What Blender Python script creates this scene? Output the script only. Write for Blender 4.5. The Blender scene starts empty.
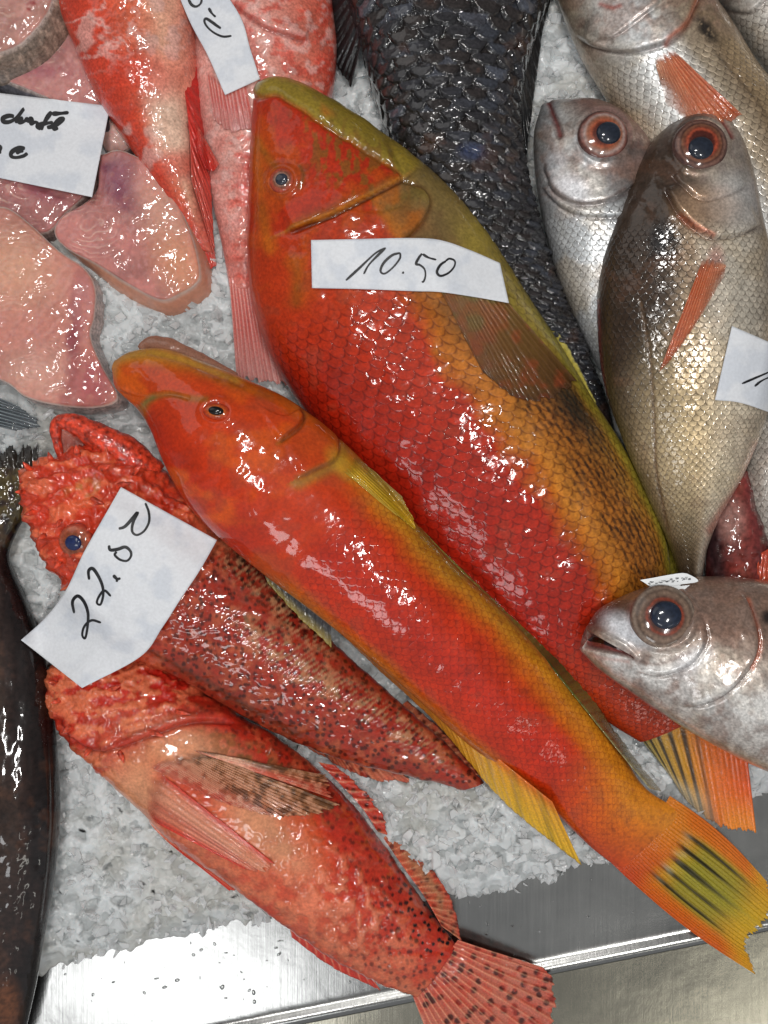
import bpy, math, random
import numpy as np
from mathutils import Vector
from mathutils.bvhtree import BVHTree

# ------------------------------------------------------------------ camera, world, lamps
P = 0.0007            # metres per photograph pixel on the ice bed
H = 1071.0            # camera height in those pixels
S = bpy.context.scene
COL = S.collection
cd = bpy.data.cameras.new('camera'); cam = bpy.data.objects.new('camera', cd); COL.objects.link(cam)
cam.location = (0, 0, H*P); cam.rotation_euler = (0, 0, 0)
cd.sensor_fit = 'VERTICAL'; cd.sensor_height = 24.0; cd.lens = 24.0*H/1024.0
cd.clip_start = 0.02; cd.clip_end = 50
S.camera = cam
S.view_settings.view_transform = 'Standard'; S.view_settings.look = 'None'
S.view_settings.exposure = 0.0; S.view_settings.gamma = 1.0
w = bpy.data.worlds.new('World'); S.world = w; w.use_nodes = True
bg = w.node_tree.nodes['Background']; bg.inputs[0].default_value = (0.95, 0.97, 1.0, 1); bg.inputs[1].default_value = 0.14
# the hall overhead is dim, a brightening towards -y is added for the steel
_n = w.node_tree.nodes; _l = w.node_tree.links; _tc = _n.new('ShaderNodeTexCoord'); _sp = _n.new('ShaderNodeSeparateXYZ'); _mr = _n.new('ShaderNodeMapRange')
_l.new(_tc.outputs['Generated'], _sp.inputs[0]); _l.new(_sp.outputs[1], _mr.inputs[0]); _mr.interpolation_type = 'SMOOTHSTEP'
for _i, _v in ((1, -0.18), (2, -0.42), (3, 0.13), (4, 0.38)): _mr.inputs[_i].default_value = _v
_l.new(_mr.outputs[0], bg.inputs[1])
S.render.engine = 'CYCLES'
S.cycles.use_denoising = True
S.cycles.max_bounces = 8; S.cycles.transmission_bounces = 5; S.cycles.transparent_max_bounces = 8
S.cycles.sample_clamp_indirect = 6

def lamp(name, loc, size, power, color=(1, 1, 1), aim=(0, 0, 0.03), sy=None):
    l = bpy.data.lights.new(name, 'AREA'); l.energy = power; l.color = color
    l.shape = 'RECTANGLE'; l.size = size; l.size_y = sy or size
    o = bpy.data.objects.new(name, l); COL.objects.link(o); o.location = loc
    d = Vector(aim)-Vector(loc); o.rotation_euler = d.to_track_quat('-Z', 'Y').to_euler()
    return o
lamp('soft_panel_lamp', (-1.3, 1.2, 1.3), 1.4, 5, (1, 0.985, 0.96))
lamp('market_tube_lamp', (0.40, -0.18, 1.85), 0.30, 9, (1, 0.98, 0.95), sy=0.045)
lamp('market_tube_lamp', (-0.42, -0.02, 1.85), 0.22, 4, (1, 0.98, 0.95), sy=0.045)
lamp('market_tube_lamp', (-0.14, 0.62, 1.85), 0.30, 8.5, (1, 0.98, 0.95), sy=0.045)
lamp('window_panel_lamp', (-0.44, -1.00, 1.50), 0.56, 3.6, (0.97, 0.985, 1), aim=(-0.15, -0.33, 0), sy=0.30)
lamp('market_tube_lamp', (0.78, -1.13, 1.5), 0.60, 0.8, (1, 0.98, 0.90), aim=(0.2, -0.35, 0), sy=0.07)

# ------------------------------------------------------------------ numpy helpers
def lin(c):
    c = np.asarray(c, float)/255.0
    return np.where(c <= 0.04045, c/12.92, ((c+0.055)/1.055)**2.4)
def sm(a, b, x):
    t = np.clip((x-a)/(b-a), 0, 1); return t*t*(3-2*t)
def _h(i, j, s):
    n = (i.astype(np.int64)*374761393 + j.astype(np.int64)*668265263 + s*974634777) & 0xffffffff
    n = ((n ^ (n >> 13))*1274126177) & 0xffffffff
    n = (n ^ (n >> 16)) & 0xffffff
    return n/float(0xffffff)
def vn(x, y, s=0):
    i = np.floor(x); j = np.floor(y); fx = x-i; fy = y-j
    fx = fx*fx*(3-2*fx); fy = fy*fy*(3-2*fy); i = i.astype(np.int64); j = j.astype(np.int64)
    return (_h(i, j, s)*(1-fx)+_h(i+1, j, s)*fx)*(1-fy)+(_h(i, j+1, s)*(1-fx)+_h(i+1, j+1, s)*fx)*fy
def fbm(x, y, s=0, o=4):
    r = 0; a = 0.5; t = 0
    for k in range(o):
        r = r+a*vn(x*2**k+17.3*k, y*2**k+9.1*k, s+k); t += a; a *= 0.5
    return r/t
def cell(x, y, s=0, jit=1.0):
    i = np.floor(x).astype(np.int64); j = np.floor(y).astype(np.int64)
    f1 = np.full(x.shape, 9.0); f2 = f1.copy(); rid = np.zeros(x.shape); cx = np.zeros(x.shape); cy = cx.copy()
    for a in (-1, 0, 1):
        for b in (-1, 0, 1):
            ii = i+a; jj = j+b
            px = ii+0.5+jit*(_h(ii, jj, s)-0.5); py = jj+0.5+jit*(_h(ii, jj, s+7)-0.5)
            d = np.hypot(px-x, py-y); m = d < f1
            f2 = np.where(m, f1, np.minimum(f2, d)); f1 = np.where(m, d, f1)
            rid = np.where(m, _h(ii, jj, s+13), rid); cx = np.where(m, px, cx); cy = np.where(m, py, cy)
    return f1, f2, rid, x-cx, y-cy
def mix(c, c2, m):
    c2 = lin(c2) if not isinstance(c2, np.ndarray) else c2
    return c*(1-m[..., None])+c2*m[..., None]
def ramp(x, st):
    xs = [a for a, _ in st]; cs = np.array([lin(b) for _, b in st])
    return np.stack([np.interp(x, xs, cs[:, k]) for k in range(3)], -1)
def seg(X, Y, pl):
    """distance to a polyline, side (+1 = right hand of someone walking along it) and position along it 0..1"""
    pl = crv(pl, 4) if len(pl) > 2 else np.array(pl, float)
    best = np.full(X.shape, 1e9); side = np.zeros(X.shape); par = np.zeros(X.shape); n = len(pl)-1
    for k in range(n):
        x0, y0 = pl[k]; dx, dy = pl[k+1]-pl[k]; q = dx*dx+dy*dy+1e-9
        t = np.clip(((X-x0)*dx+(Y-y0)*dy)/q, 0, 1); d = np.hypot(X-x0-t*dx, Y-y0-t*dy); m = d < best
        best = np.where(m, d, best); side = np.where(m, np.sign(dx*(Y-y0)-dy*(X-x0)), side); par = np.where(m, (k+t)/n, par)
    return best, side, par
def line(X, Y, pl, wd):
    d, s, t = seg(X, Y, pl); return np.exp(-(d/wd)**2)
def reds(c, m):
    """deepen only the red areas of a skin"""
    w_ = sm(1.6, 6.0, c[..., 0]/(c[..., 1]+1e-4))[..., None]; return c*(1-w_)+c*np.array(m)*w_
FLM = []                                                    # crease shade and dark skin line painted into the colour along gill covers
def flap(X, Y, pl, h, fall, ends=0.08):
    """a gill cover: raised on the right-hand side of the polyline, dropping sharply at it"""
    d, s, t = seg(X, Y, pl)
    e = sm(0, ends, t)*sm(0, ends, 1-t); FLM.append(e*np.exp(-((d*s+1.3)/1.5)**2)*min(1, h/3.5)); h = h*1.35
    return h*e*np.exp(-d/fall)*sm(-1.2, 1.2, d*s) - 0.5*h*e*np.exp(-(d/2.5)**2)
def blob(X, Y, cx, cy, rx, ry=None, ang=0, soft=0.6):
    ry = ry or rx; a = math.radians(ang); u = (X-cx)*math.cos(a)+(Y-cy)*math.sin(a); v = -(X-cx)*math.sin(a)+(Y-cy)*math.cos(a)
    r = np.sqrt((u/rx)**2+(v/ry)**2); return 1-sm(1-soft, 1+soft, r)
def crv(pts, sub=8):
    """Catmull-Rom through points of any dimension"""
    p = np.array(pts, float); n = len(p); q = np.vstack([2*p[0]-p[1], p, 2*p[-1]-p[-2]]); out = []
    for i in range(n-1):
        a, b, c, d = q[i:i+4]
        for k in range(sub):
            t = k/sub; out.append(0.5*(2*b+(c-a)*t+(2*a-5*b+4*c-d)*t*t+(3*b-a-3*c+d)*t**3))
    out.append(p[-1]); return np.array(out)
def resamp(c, n, key=None):
    k = c if key is None else key
    L = np.r_[0, np.cumsum(np.hypot(*np.diff(k[:, :2], axis=0).T))]; t = np.linspace(0, L[-1], n)
    return np.stack([np.interp(t, L, c[:, j]) for j in range(c.shape[1])], -1), t

def world(px, py, z, zr=None):
    zr = z if zr is None else zr
    k = (H-zr)/H
    return np.stack([(px-384)*P*k, (512-py)*P*k, np.broadcast_to(z, np.shape(px))*P], -1)

# ------------------------------------------------------------------ objects
def link(o, parent=None):
    COL.objects.link(o)
    if parent is not None: o.parent = parent
    return o
def thing(name, label, cat, px=384, py=512, z=0, group=None, kind=None):
    o = bpy.data.objects.new(name, None); link(o); o.empty_display_size = 0.02
    o['label'] = label; o['category'] = cat
    if group: o['group'] = group
    if kind: o['kind'] = kind
    return o
def tag(o, label, cat, group=None, kind=None):
    o['label'] = label; o['category'] = cat
    if group: o['group'] = group
    if kind: o['kind'] = kind
    return o
def grid_faces(n, m, wrap=False):
    i, j = np.meshgrid(np.arange(n-1), np.arange(m if wrap else m-1), indexing='ij')
    j2 = (j+1) % m
    return np.stack([i*m+j, i*m+j2, (i+1)*m+j2, (i+1)*m+j], -1).reshape(-1, 4)
def upfaces(W, n, m):
    F = grid_faces(n, m); a, b, c = W.reshape(-1, 3)[F[len(F)//2][:3]]; return F if np.cross(b-a, c-b)[2] > 0 else F[:, ::-1]
def mesh(name, V, F, mat, parent=None, col=None, uv=None, scl=None, alpha=None, smooth=True):
    me = bpy.data.meshes.new(name); V = np.asarray(V, np.float32).reshape(-1, 3)
    if isinstance(F, np.ndarray):
        k = F.shape[1]; me.vertices.add(len(V)); me.vertices.foreach_set('co', V.ravel())
        me.loops.add(F.size); me.loops.foreach_set('vertex_index', F.astype(np.int32).ravel())
        me.polygons.add(len(F)); me.polygons.foreach_set('loop_start', np.arange(0, F.size, k, dtype=np.int32))
        me.update(calc_edges=True)
    else: me.from_pydata(V.tolist(), [], F)
    if col is not None:
        a = me.color_attributes.new('Col', 'FLOAT_COLOR', 'POINT'); c = np.ones((len(V), 4), np.float32)
        c[:, :3] = np.clip(np.asarray(col).reshape(-1, 3), 0, 1); a.data.foreach_set('color', c.ravel())
    for nm, arr in (('Scl', scl), ('Alpha', alpha)):
        if arr is not None:
            a = me.attributes.new(nm, 'FLOAT', 'POINT'); a.data.foreach_set('value', np.asarray(arr, np.float32).ravel())
    if uv is not None:
        a = me.attributes.new('Body', 'FLOAT_VECTOR', 'POINT'); q = np.zeros((len(V), 3), np.float32); q[:, :2] = np.asarray(uv).reshape(-1, 2)
        a.data.foreach_set('vector', q.ravel())
    if smooth: me.polygons.foreach_set('use_smooth', np.ones(len(me.polygons), bool))
    me.materials.append(mat); me.validate(); me.update()
    o = bpy.data.objects.new(name, me); return link(o, parent)

# ------------------------------------------------------------------ ray casting onto what is already built
BV = {}
def reg(key, V, n, m, step=3):
    V = V.reshape(n, m, 3); a = np.unique(np.r_[np.arange(0, n, step), n-1]); b = np.unique(np.r_[np.arange(0, m, step), m-1])
    W = V[a][:, b]; F = grid_faces(len(a), len(b))
    BV[key] = BVHTree.FromPolygons(W.reshape(-1, 3).tolist(), F.tolist())
CAMP = Vector((0, 0, H*P))
def hit(px, py, keys=None):
    d = Vector(((px-384)*P, (512-py)*P, -H*P)).normalized(); best = None
    for k, b in BV.items():
        if keys and k not in keys: continue
        l, n, i, ds = b.ray_cast(CAMP, d)
        if l is not None and (best is None or ds < best[2]): best = (l, n if n.z > 0 else -n, ds)
    return best
def hz(px, py, keys=None, dflt=0.0):
    h = hit(px, py, keys); return h[0].z/P if h else dflt

# ------------------------------------------------------------------ materials
def M_(nt, op, a, b=None, c=None):
    n = nt.nodes.new('ShaderNodeMath'); n.operation = op
    for i, v in enumerate((a, b, c)):
        if v is None: continue
        if isinstance(v, (int, float)): n.inputs[i].default_value = v
        else: nt.links.new(v, n.inputs[i])
    return n.outputs[0]
def scale_group():
    g = bpy.data.node_groups.new('OverlappingScales', 'ShaderNodeTree')
    g.interface.new_socket('U', in_out='INPUT', socket_type='NodeSocketFloat')
    g.interface.new_socket('V', in_out='INPUT', socket_type='NodeSocketFloat')
    for s in ('Height', 'Edge', 'Rand'): g.interface.new_socket(s, in_out='OUTPUT', socket_type='NodeSocketFloat')
    i = g.nodes.new('NodeGroupInput'); o = g.nodes.new('NodeGroupOutput'); m = lambda *a: M_(g, *a)
    x, y = i.outputs[0], i.outputs[1]
    row = m('FLOOR', x); fx = m('SUBTRACT', x, row)
    par = m('MULTIPLY', m('MODULO', m('ADD', row, 1000.0), 2.0), 0.5)
    ya = m('ADD', y, par); ca = m('FLOOR', ya); fa = m('SUBTRACT', m('SUBTRACT', ya, ca), 0.5)
    yb = m('ADD', ya, 0.5); cb = m('FLOOR', yb)
    d = m('SQRT', m('ADD', m('MULTIPLY', fx, fx), m('MULTIPLY', m('MULTIPLY', fa, fa), 4.0)))
    ina = m('LESS_THAN', d, 1.0)
    ha = m('MULTIPLY', m('ADD', fx, 1.0), 0.5); hb = m('MULTIPLY', fx, 0.5)
    ht = m('ADD', m('MULTIPLY', ha, ina), m('MULTIPLY', hb, m('SUBTRACT', 1.0, ina)))
    e = m('SUBTRACT', 1.0, m('SMOOTH_MIN', m('MULTIPLY', m('ABSOLUTE', m('SUBTRACT', d, 1.06)), 5.0), 1.0, 0.15))
    cid = m('ADD', m('MULTIPLY', ca, ina), m('MULTIPLY', m('ADD', cb, 0.37), m('SUBTRACT', 1.0, ina)))
    rid = m('ADD', row, m('SUBTRACT', 1.0, ina))
    cv = g.nodes.new('ShaderNodeCombineXYZ'); g.links.new(cid, cv.inputs[0]); g.links.new(rid, cv.inputs[1])
    wn = g.nodes.new('ShaderNodeTexWhiteNoise'); wn.noise_dimensions = '2D'; g.links.new(cv.outputs[0], wn.inputs['Vector'])
    g.links.new(ht, o.inputs[0]); g.links.new(e, o.inputs[1]); g.links.new(wn.outputs['Value'], o.inputs[2])
    return g
SG = scale_group()
def mat(name, rough=0.35, coat=1.0, metal=0.0, spec=0.12, sx=0, sy=0, sbump=0.5, sdark=0.5, srand=0.15, slight=0.0, film=0.25, fscale=260, grain=0.15,
        gscale=900, sss=0.0, alpha=False, trans=0.0, metal_attr=False, crough=0.06, stretch=None, edgecol=(0.02, 0.015, 0.01)):
    m = bpy.data.materials.new(name); m.use_nodes = True; nt = m.node_tree; N = nt.nodes; Lk = nt.links
    b = N['Principled BSDF']; b.inputs['Roughness'].default_value = rough; b.inputs['Coat Weight'].default_value = coat
    b.inputs['Coat Roughness'].default_value = crough; b.inputs['Metallic'].default_value = metal; b.inputs['Specular IOR Level'].default_value = spec
    if sss: b.inputs['Subsurface Weight'].default_value = sss; b.inputs['Subsurface Radius'].default_value = (1, 0.35, 0.2); b.inputs['Subsurface Scale'].default_value = 0.006
    if trans: b.inputs['Transmission Weight'].default_value = trans
    at = N.new('ShaderNodeAttribute'); at.attribute_name = 'Col'; col = at.outputs['Color']
    tc = N.new('ShaderNodeTexCoord'); vec = tc.outputs['Object']
    bd = N.new('ShaderNodeAttribute'); bd.attribute_name = 'Body'
    # fine mottling of the skin
    gn = N.new('ShaderNodeTexNoise'); gn.inputs['Scale'].default_value = gscale; gn.inputs['Detail'].default_value = 3; Lk.new(vec, gn.inputs['Vector'])
    mr = N.new('ShaderNodeMapRange'); Lk.new(gn.outputs[0], mr.inputs[0]); mr.inputs[1].default_value = 0.3; mr.inputs[2].default_value = 0.7
    mr.inputs[3].default_value = 1-grain*1.6; mr.inputs[4].default_value = 1+grain
    vm = N.new('ShaderNodeVectorMath'); vm.operation = 'SCALE'; Lk.new(col, vm.inputs[0]); Lk.new(mr.outputs[0], vm.inputs['Scale']); col = vm.outputs[0]
    # wet film
    fn = N.new('ShaderNodeTexNoise'); fn.inputs['Scale'].default_value = fscale; fn.inputs['Detail'].default_value = 2.5
    if stretch:
        mp = N.new('ShaderNodeMapping'); Lk.new(bd.outputs['Vector'], mp.inputs[0]); mp.inputs['Scale'].default_value = stretch; Lk.new(mp.outputs[0], fn.inputs['Vector']); fn.inputs['Scale'].default_value = 1
    else: Lk.new(vec, fn.inputs['Vector'])
    bp = N.new('ShaderNodeBump'); bp.inputs['Strength'].default_value = film; bp.inputs['Distance'].default_value = 0.0012
    Lk.new(fn.outputs[0], bp.inputs['Height']); nrm = bp.outputs[0]
    if sx:
        sp = N.new('ShaderNodeSeparateXYZ'); Lk.new(bd.outputs['Vector'], sp.inputs[0])
        wn = N.new('ShaderNodeTexNoise'); wn.inputs['Scale'].default_value = 0.025; wn.inputs['Detail'].default_value = 2; Lk.new(bd.outputs['Vector'], wn.inputs['Vector'])
        ws = N.new('ShaderNodeSeparateColor'); Lk.new(wn.outputs['Color'], ws.inputs[0])
        wv = N.new('ShaderNodeTexNoise'); wv.inputs['Scale'].default_value = 0.2; Lk.new(bd.outputs['Vector'], wv.inputs['Vector'])
        u = M_(nt, 'ADD', M_(nt, 'DIVIDE', sp.outputs[0], sx), M_(nt, 'ADD', M_(nt, 'MULTIPLY', ws.outputs[0], 0.8), M_(nt, 'MULTIPLY', wv.outputs[0], 0.22)))
        v = M_(nt, 'ADD', M_(nt, 'DIVIDE', sp.outputs[1], sy), M_(nt, 'MULTIPLY', ws.outputs[1], 0.8))
        g = N.new('ShaderNodeGroup'); g.node_tree = SG; Lk.new(u, g.inputs[0]); Lk.new(v, g.inputs[1])
        ms = N.new('ShaderNodeAttribute'); ms.attribute_name = 'Scl'; k = ms.outputs['Fac']
        ed = M_(nt, 'MULTIPLY', M_(nt, 'MULTIPLY', g.outputs['Edge'], k), sdark)
        mx = N.new('ShaderNodeMix'); mx.data_type = 'RGBA'; mx.blend_type = 'MULTIPLY'; Lk.new(ed, mx.inputs[0]); Lk.new(col, mx.inputs[6]); mx.inputs[7].default_value = (*edgecol, 1)
        rr = M_(nt, 'ADD', 1.0, M_(nt, 'MULTIPLY', M_(nt, 'ADD', M_(nt, 'MULTIPLY', M_(nt, 'SUBTRACT', g.outputs['Rand'], 0.5), srand*2), M_(nt, 'MULTIPLY', M_(nt, 'SUBTRACT', g.outputs['Height'], 0.4), slight)), k))
        v2 = N.new('ShaderNodeVectorMath'); v2.operation = 'SCALE'; Lk.new(mx.outputs[2], v2.inputs[0]); Lk.new(rr, v2.inputs['Scale']); col = v2.outputs[0]
        b2 = N.new('ShaderNodeBump'); b2.inputs['Distance'].default_value = sx*P*0.35
        Lk.new(M_(nt, 'MULTIPLY', k, sbump), b2.inputs['Strength'])
        hh = M_(nt, 'ADD', M_(nt, 'SUBTRACT', g.outputs['Height'], M_(nt, 'MULTIPLY', g.outputs['Edge'], 0.25)), M_(nt, 'MULTIPLY', g.outputs['Rand'], 0.3))
        Lk.new(hh, b2.inputs['Height']); Lk.new(nrm, b2.inputs['Normal']); nrm = b2.outputs[0]
        Lk.new(M_(nt, 'ADD', crough, M_(nt, 'MULTIPLY', g.outputs['Rand'], 0.04)), b.inputs['Coat Roughness'])
    Lk.new(col, b.inputs['Base Color']); Lk.new(nrm, b.inputs['Normal']); Lk.new(nrm, b.inputs['Coat Normal'])
    if metal_attr:
        ma = N.new('ShaderNodeAttribute'); ma.attribute_name = 'Alpha'; Lk.new(M_(nt, 'MULTIPLY', ma.outputs['Fac'], metal), b.inputs['Metallic'])
    elif alpha:
        aa = N.new('ShaderNodeAttribute'); aa.attribute_name = 'Alpha'; Lk.new(aa.outputs['Fac'], b.inputs['Alpha'])
    return m
def flat(name, c, rough=0.5, metal=0, coat=0, spec=0.5):
    m = bpy.data.materials.new(name); m.use_nodes = True; nt = m.node_tree; b = nt.nodes['Principled BSDF']
    c = lin(c); n = nt.nodes.new('ShaderNodeTexNoise'); n.inputs['Scale'].default_value = 150; n.inputs['Detail'].default_value = 4
    tc = nt.nodes.new('ShaderNodeTexCoord'); nt.links.new(tc.outputs['Object'], n.inputs['Vector'])
    mx = nt.nodes.new('ShaderNodeMix'); mx.data_type = 'RGBA'; nt.links.new(n.outputs[0], mx.inputs[0])
    mx.inputs[6].default_value = (*(c*0.85), 1); mx.inputs[7].default_value = (*np.clip(c*1.1, 0, 1), 1); nt.links.new(mx.outputs[2], b.inputs['Base Color'])
    b.inputs['Roughness'].default_value = rough; b.inputs['Metallic'].default_value = metal; b.inputs['Coat Weight'].default_value = coat; b.inputs['Specular IOR Level'].default_value = spec
    return m

# ------------------------------------------------------------------ fish body
def body(name, secs, zm, hh, paint, m, parent, res=1.7, key=None, wref=None, full=0.85, vmax=None, lift=0.62, rim=0.25):
    """secs: pairs (back x, back y, belly x, belly y) from head to tail; zm / hh: height of the middle plane and half thickness per section"""
    n0 = len(secs); zm = np.interp(np.linspace(0, 1, n0), np.linspace(0, 1, np.size(zm)), np.atleast_1d(zm)); hh = np.interp(np.linspace(0, 1, n0), np.linspace(0, 1, np.size(hh)), np.atleast_1d(hh))
    A = np.column_stack([np.array(secs, float), zm, hh]); C = crv(A, 24); mid = np.column_stack([(C[:, 0]+C[:, 2])/2, (C[:, 1]+C[:, 3])/2])
    Ltot = np.hypot(*np.diff(mid, axis=0).T).sum(); n = int(Ltot/res); C, s = resamp(C, n, mid)
    W = np.hypot(C[:, 0]-C[:, 2], C[:, 1]-C[:, 3]); wm = W.max(); wref = wref or wm
    mt = int(wm*1.2/res); ph = np.linspace(0, math.pi, mt); wv = (1-np.cos(ph))/2
    T = np.broadcast_to((s/Ltot)[:, None], (n, mt)); V = np.broadcast_to(wv[None], (n, mt)); Sx = np.broadcast_to(s[:, None], (n, mt))
    q = np.maximum(W, 12)/wref; su = np.r_[0, np.cumsum(np.diff(s)/np.maximum(q[1:], 0.25)**0.7)]
    U = np.broadcast_to(su[:, None], (n, mt)); Lt = np.broadcast_to(((ph/math.pi-0.5)*wref*1.25)[None], (n, mt))*np.maximum(q[:, None], 0.2)**0.3
    X = C[:, 0:1]+(C[:, 2:3]-C[:, 0:1])*wv; Y = C[:, 1:2]+(C[:, 3:4]-C[:, 1:2])*wv
    Z = C[:, 4:5]+C[:, 5:6]*np.sin(ph)[None]**full
    k = (H-C[:, 4:5])/(H-Z); g = dict(X=384+(X-384)*k, Y=512+(Y-512)*k, T=T, V=V, S=Sx, L=Lt, U=U, n=n, m=mt)
    FLM.clear(); r = paint(g); col, disp, scl = r[:3]
    wear = fbm(g['X']/24+9, g['Y']/24, 951, 4); fine_ = fbm(g['X']/5, g['Y']/5, 952, 3); col = col*(0.72+0.56*wear+0.24*(fine_-0.5))[..., None]; col = mix(col, (96, 62, 44), sm(0.64, 0.74, wear)*0.25)
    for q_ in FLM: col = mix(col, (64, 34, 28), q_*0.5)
    ex = r[3] if len(r) > 3 else None
    B = np.stack([X, Y, Z], -1); du = np.gradient(B, axis=0); dv = np.gradient(B, axis=1); N = np.cross(dv, du); N /= np.linalg.norm(N, axis=-1, keepdims=True)+1e-9
    if N[n//2, mt//2, 2] < 0: N = -N
    if disp is not None:
        e = sm(0, 0.06, V)*sm(0, 0.06, 1-V)*(1-rim)+rim; B = B+N*(disp*e)[..., None]
    zr = C[:, 4:5]; Wt = world(B[..., 0], B[..., 1], B[..., 2], zr)
    pb = np.linspace(0, math.pi, 14)[1:-1]; wb = (1+np.cos(pb))/2
    Xb = C[:, 0:1]+(C[:, 2:3]-C[:, 0:1])*wb; Yb = C[:, 1:2]+(C[:, 3:4]-C[:, 1:2])*wb; Zb = C[:, 4:5]-lift*C[:, 5:6]*np.sin(pb)[None]
    Wb = world(Xb, Yb, Zb, zr); allV = np.concatenate([Wt, Wb], 1); M = mt+len(wb)
    allV = np.concatenate([np.repeat(allV[:1].mean(1, keepdims=True), M, 1), allV, np.repeat(allV[-1:].mean(1, keepdims=True), M, 1)], 0)
    def ext(a):
        a = np.concatenate([a, np.repeat(a[:, -1:], 6, 1), np.repeat(a[:, :1], len(wb)-6, 1)], 1)
        return np.concatenate([a[:1], a, a[-1:]], 0)
    o = mesh(name, allV, grid_faces(n+2, M, wrap=True), m, parent, ext(col), ext(np.stack([U, Lt], -1)), ext(scl), None if ex is None else ext(ex))
    reg(key or name, Wt, n, mt); return o

# ------------------------------------------------------------------ fins
def blur(a, k):
    if k < 1: return a
    for ax in (0, 1):
        p = np.pad(a, [(k, k) if i == ax else (0, 0) for i in range(2)], mode='edge'); c = np.cumsum(p, axis=ax); c = np.concatenate([np.zeros_like(np.take(c, [0], ax)), c], ax)
        n = a.shape[ax]; a = (np.take(c, range(2*k+1, 2*k+1+n), ax)-np.take(c, range(0, n), ax))/(2*k+1)
    return a
def fin(name, root, tip, rays, z, paint, m, parent, res=1.7, ridge=1.1, jag=0.06, drape=None, lift=1.5, belly=0.0, smooth_k=3, key=None, seed=1, thick=0.7, bow=0.0):
    """a membrane of rays from the root polyline to the tip polyline; z = (root height, tip height) or draped on what lies below"""
    R = crv(root, 10) if len(root) > 2 else np.array(root, float); Tp = crv(tip, 10) if len(tip) > 2 else np.array(tip, float)
    wd = max(np.hypot(*np.diff(R, axis=0).T).sum(), np.hypot(*np.diff(Tp, axis=0).T).sum()); ln = np.hypot(*(R.mean(0)-Tp.mean(0)))
    n = max(int(wd/res), rays*5); k = max(int(ln/res), 8)
    R, _ = resamp(R, n); Tp, _ = resamp(Tp, n); t = np.linspace(0, 1, n)[:, None]; l = np.linspace(0, 1, k)[None]
    l = np.linspace(0, 1, k)[None]; ph = (t+0.06*(fbm(t*5+seed, t*0, seed, 3)-0.5)+0.018*(vn(l*3+seed, t*6, seed+2)-0.5))*rays
    rr1 = np.abs((ph % 1)-0.5)*2; rr2 = np.abs(((ph*2+0.3) % 1)-0.5)*2; rr = rr1*(1-0.5*sm(0.35, 0.8, l))+rr2*0.5*sm(0.35, 0.8, l); rid = np.floor(t*rays).astype(int)
    ln_ = 1-jag*(_h(rid, rid*0, seed)+0.6*(1-rr[:, -1:]))-jag*0.3*vn(t*rays*3, t*0, seed+4)
    le = l*ln_
    X = R[:, 0:1]*(1-le)+Tp[:, 0:1]*le; Y = R[:, 1:2]*(1-le)+Tp[:, 1:2]*le
    if bow: ax_ = (Tp[-1]-Tp[0])/np.hypot(*(Tp[-1]-Tp[0])); X = X+ax_[0]*bow*(t-0.5)*2*np.sin(np.pi*l); Y = Y+ax_[1]*bow*(t-0.5)*2*np.sin(np.pi*l)
    if drape is not None:
        step = 4; a = np.unique(np.r_[np.arange(0, n, step), n-1]); b = np.unique(np.r_[np.arange(0, k, step), k-1]); Zc = np.zeros((len(a), len(b)))
        for i, ii in enumerate(a):
            for j, jj in enumerate(b): Zc[i, j] = hz(X[ii, jj], Y[ii, jj], drape if drape else None, z[0])
        Zc = np.maximum(Zc, z[1] if len(z) > 1 else -99)
        Zs = blur(Zc, 1); Zc = np.maximum(Zc, Zs)
        Z = np.stack([np.interp(np.arange(n), a, Zc[:, j]) for j in range(len(b))], 1); Z = np.stack([np.interp(np.arange(k), b, Z[i]) for i in range(n)], 0)
        Z = blur(Z, smooth_k)+lift
    else: Z = z[0]*(1-l)+z[1]*l+belly*np.sin(np.pi*l)*np.sin(np.pi*t)+0*X
    Z = Z+ridge*(0.6+0.8*vn(t*rays*0.7, l*2, seed+9))*(rr-0.5)*sm(0, 0.3, l)+1.2*ridge*(fbm(t*4, l*2, seed+12)-0.5)*sm(0, 0.4, l)*sm(1.15, 0.8, l)
    g = dict(X=X, Y=Y, t=t+0*l, l=l+0*t, rr=rr, rid=rid+0*l, n=n, m=k)
    r = paint(g); col = r[0]; al = r[1] if len(r) > 1 else np.ones((n, k)); al = al*sm(-0.02, 0.16, g['l']+0.08*(vn(g['t']*9, g['t']*0, seed)-0.5)) if drape is not None else al; Wt = world(X, Y, Z)
    o = mesh(name, Wt, upfaces(Wt, n, k), m, parent, col, np.stack([l*ln+0*t, t*wd+0*l], -1), np.zeros((n, k)), al)
    if thick: s = o.modifiers.new('thickness', 'SOLIDIFY'); s.thickness = thick*P; s.offset = -1
    if key: reg(key, Wt, n, k)
    return o

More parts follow.
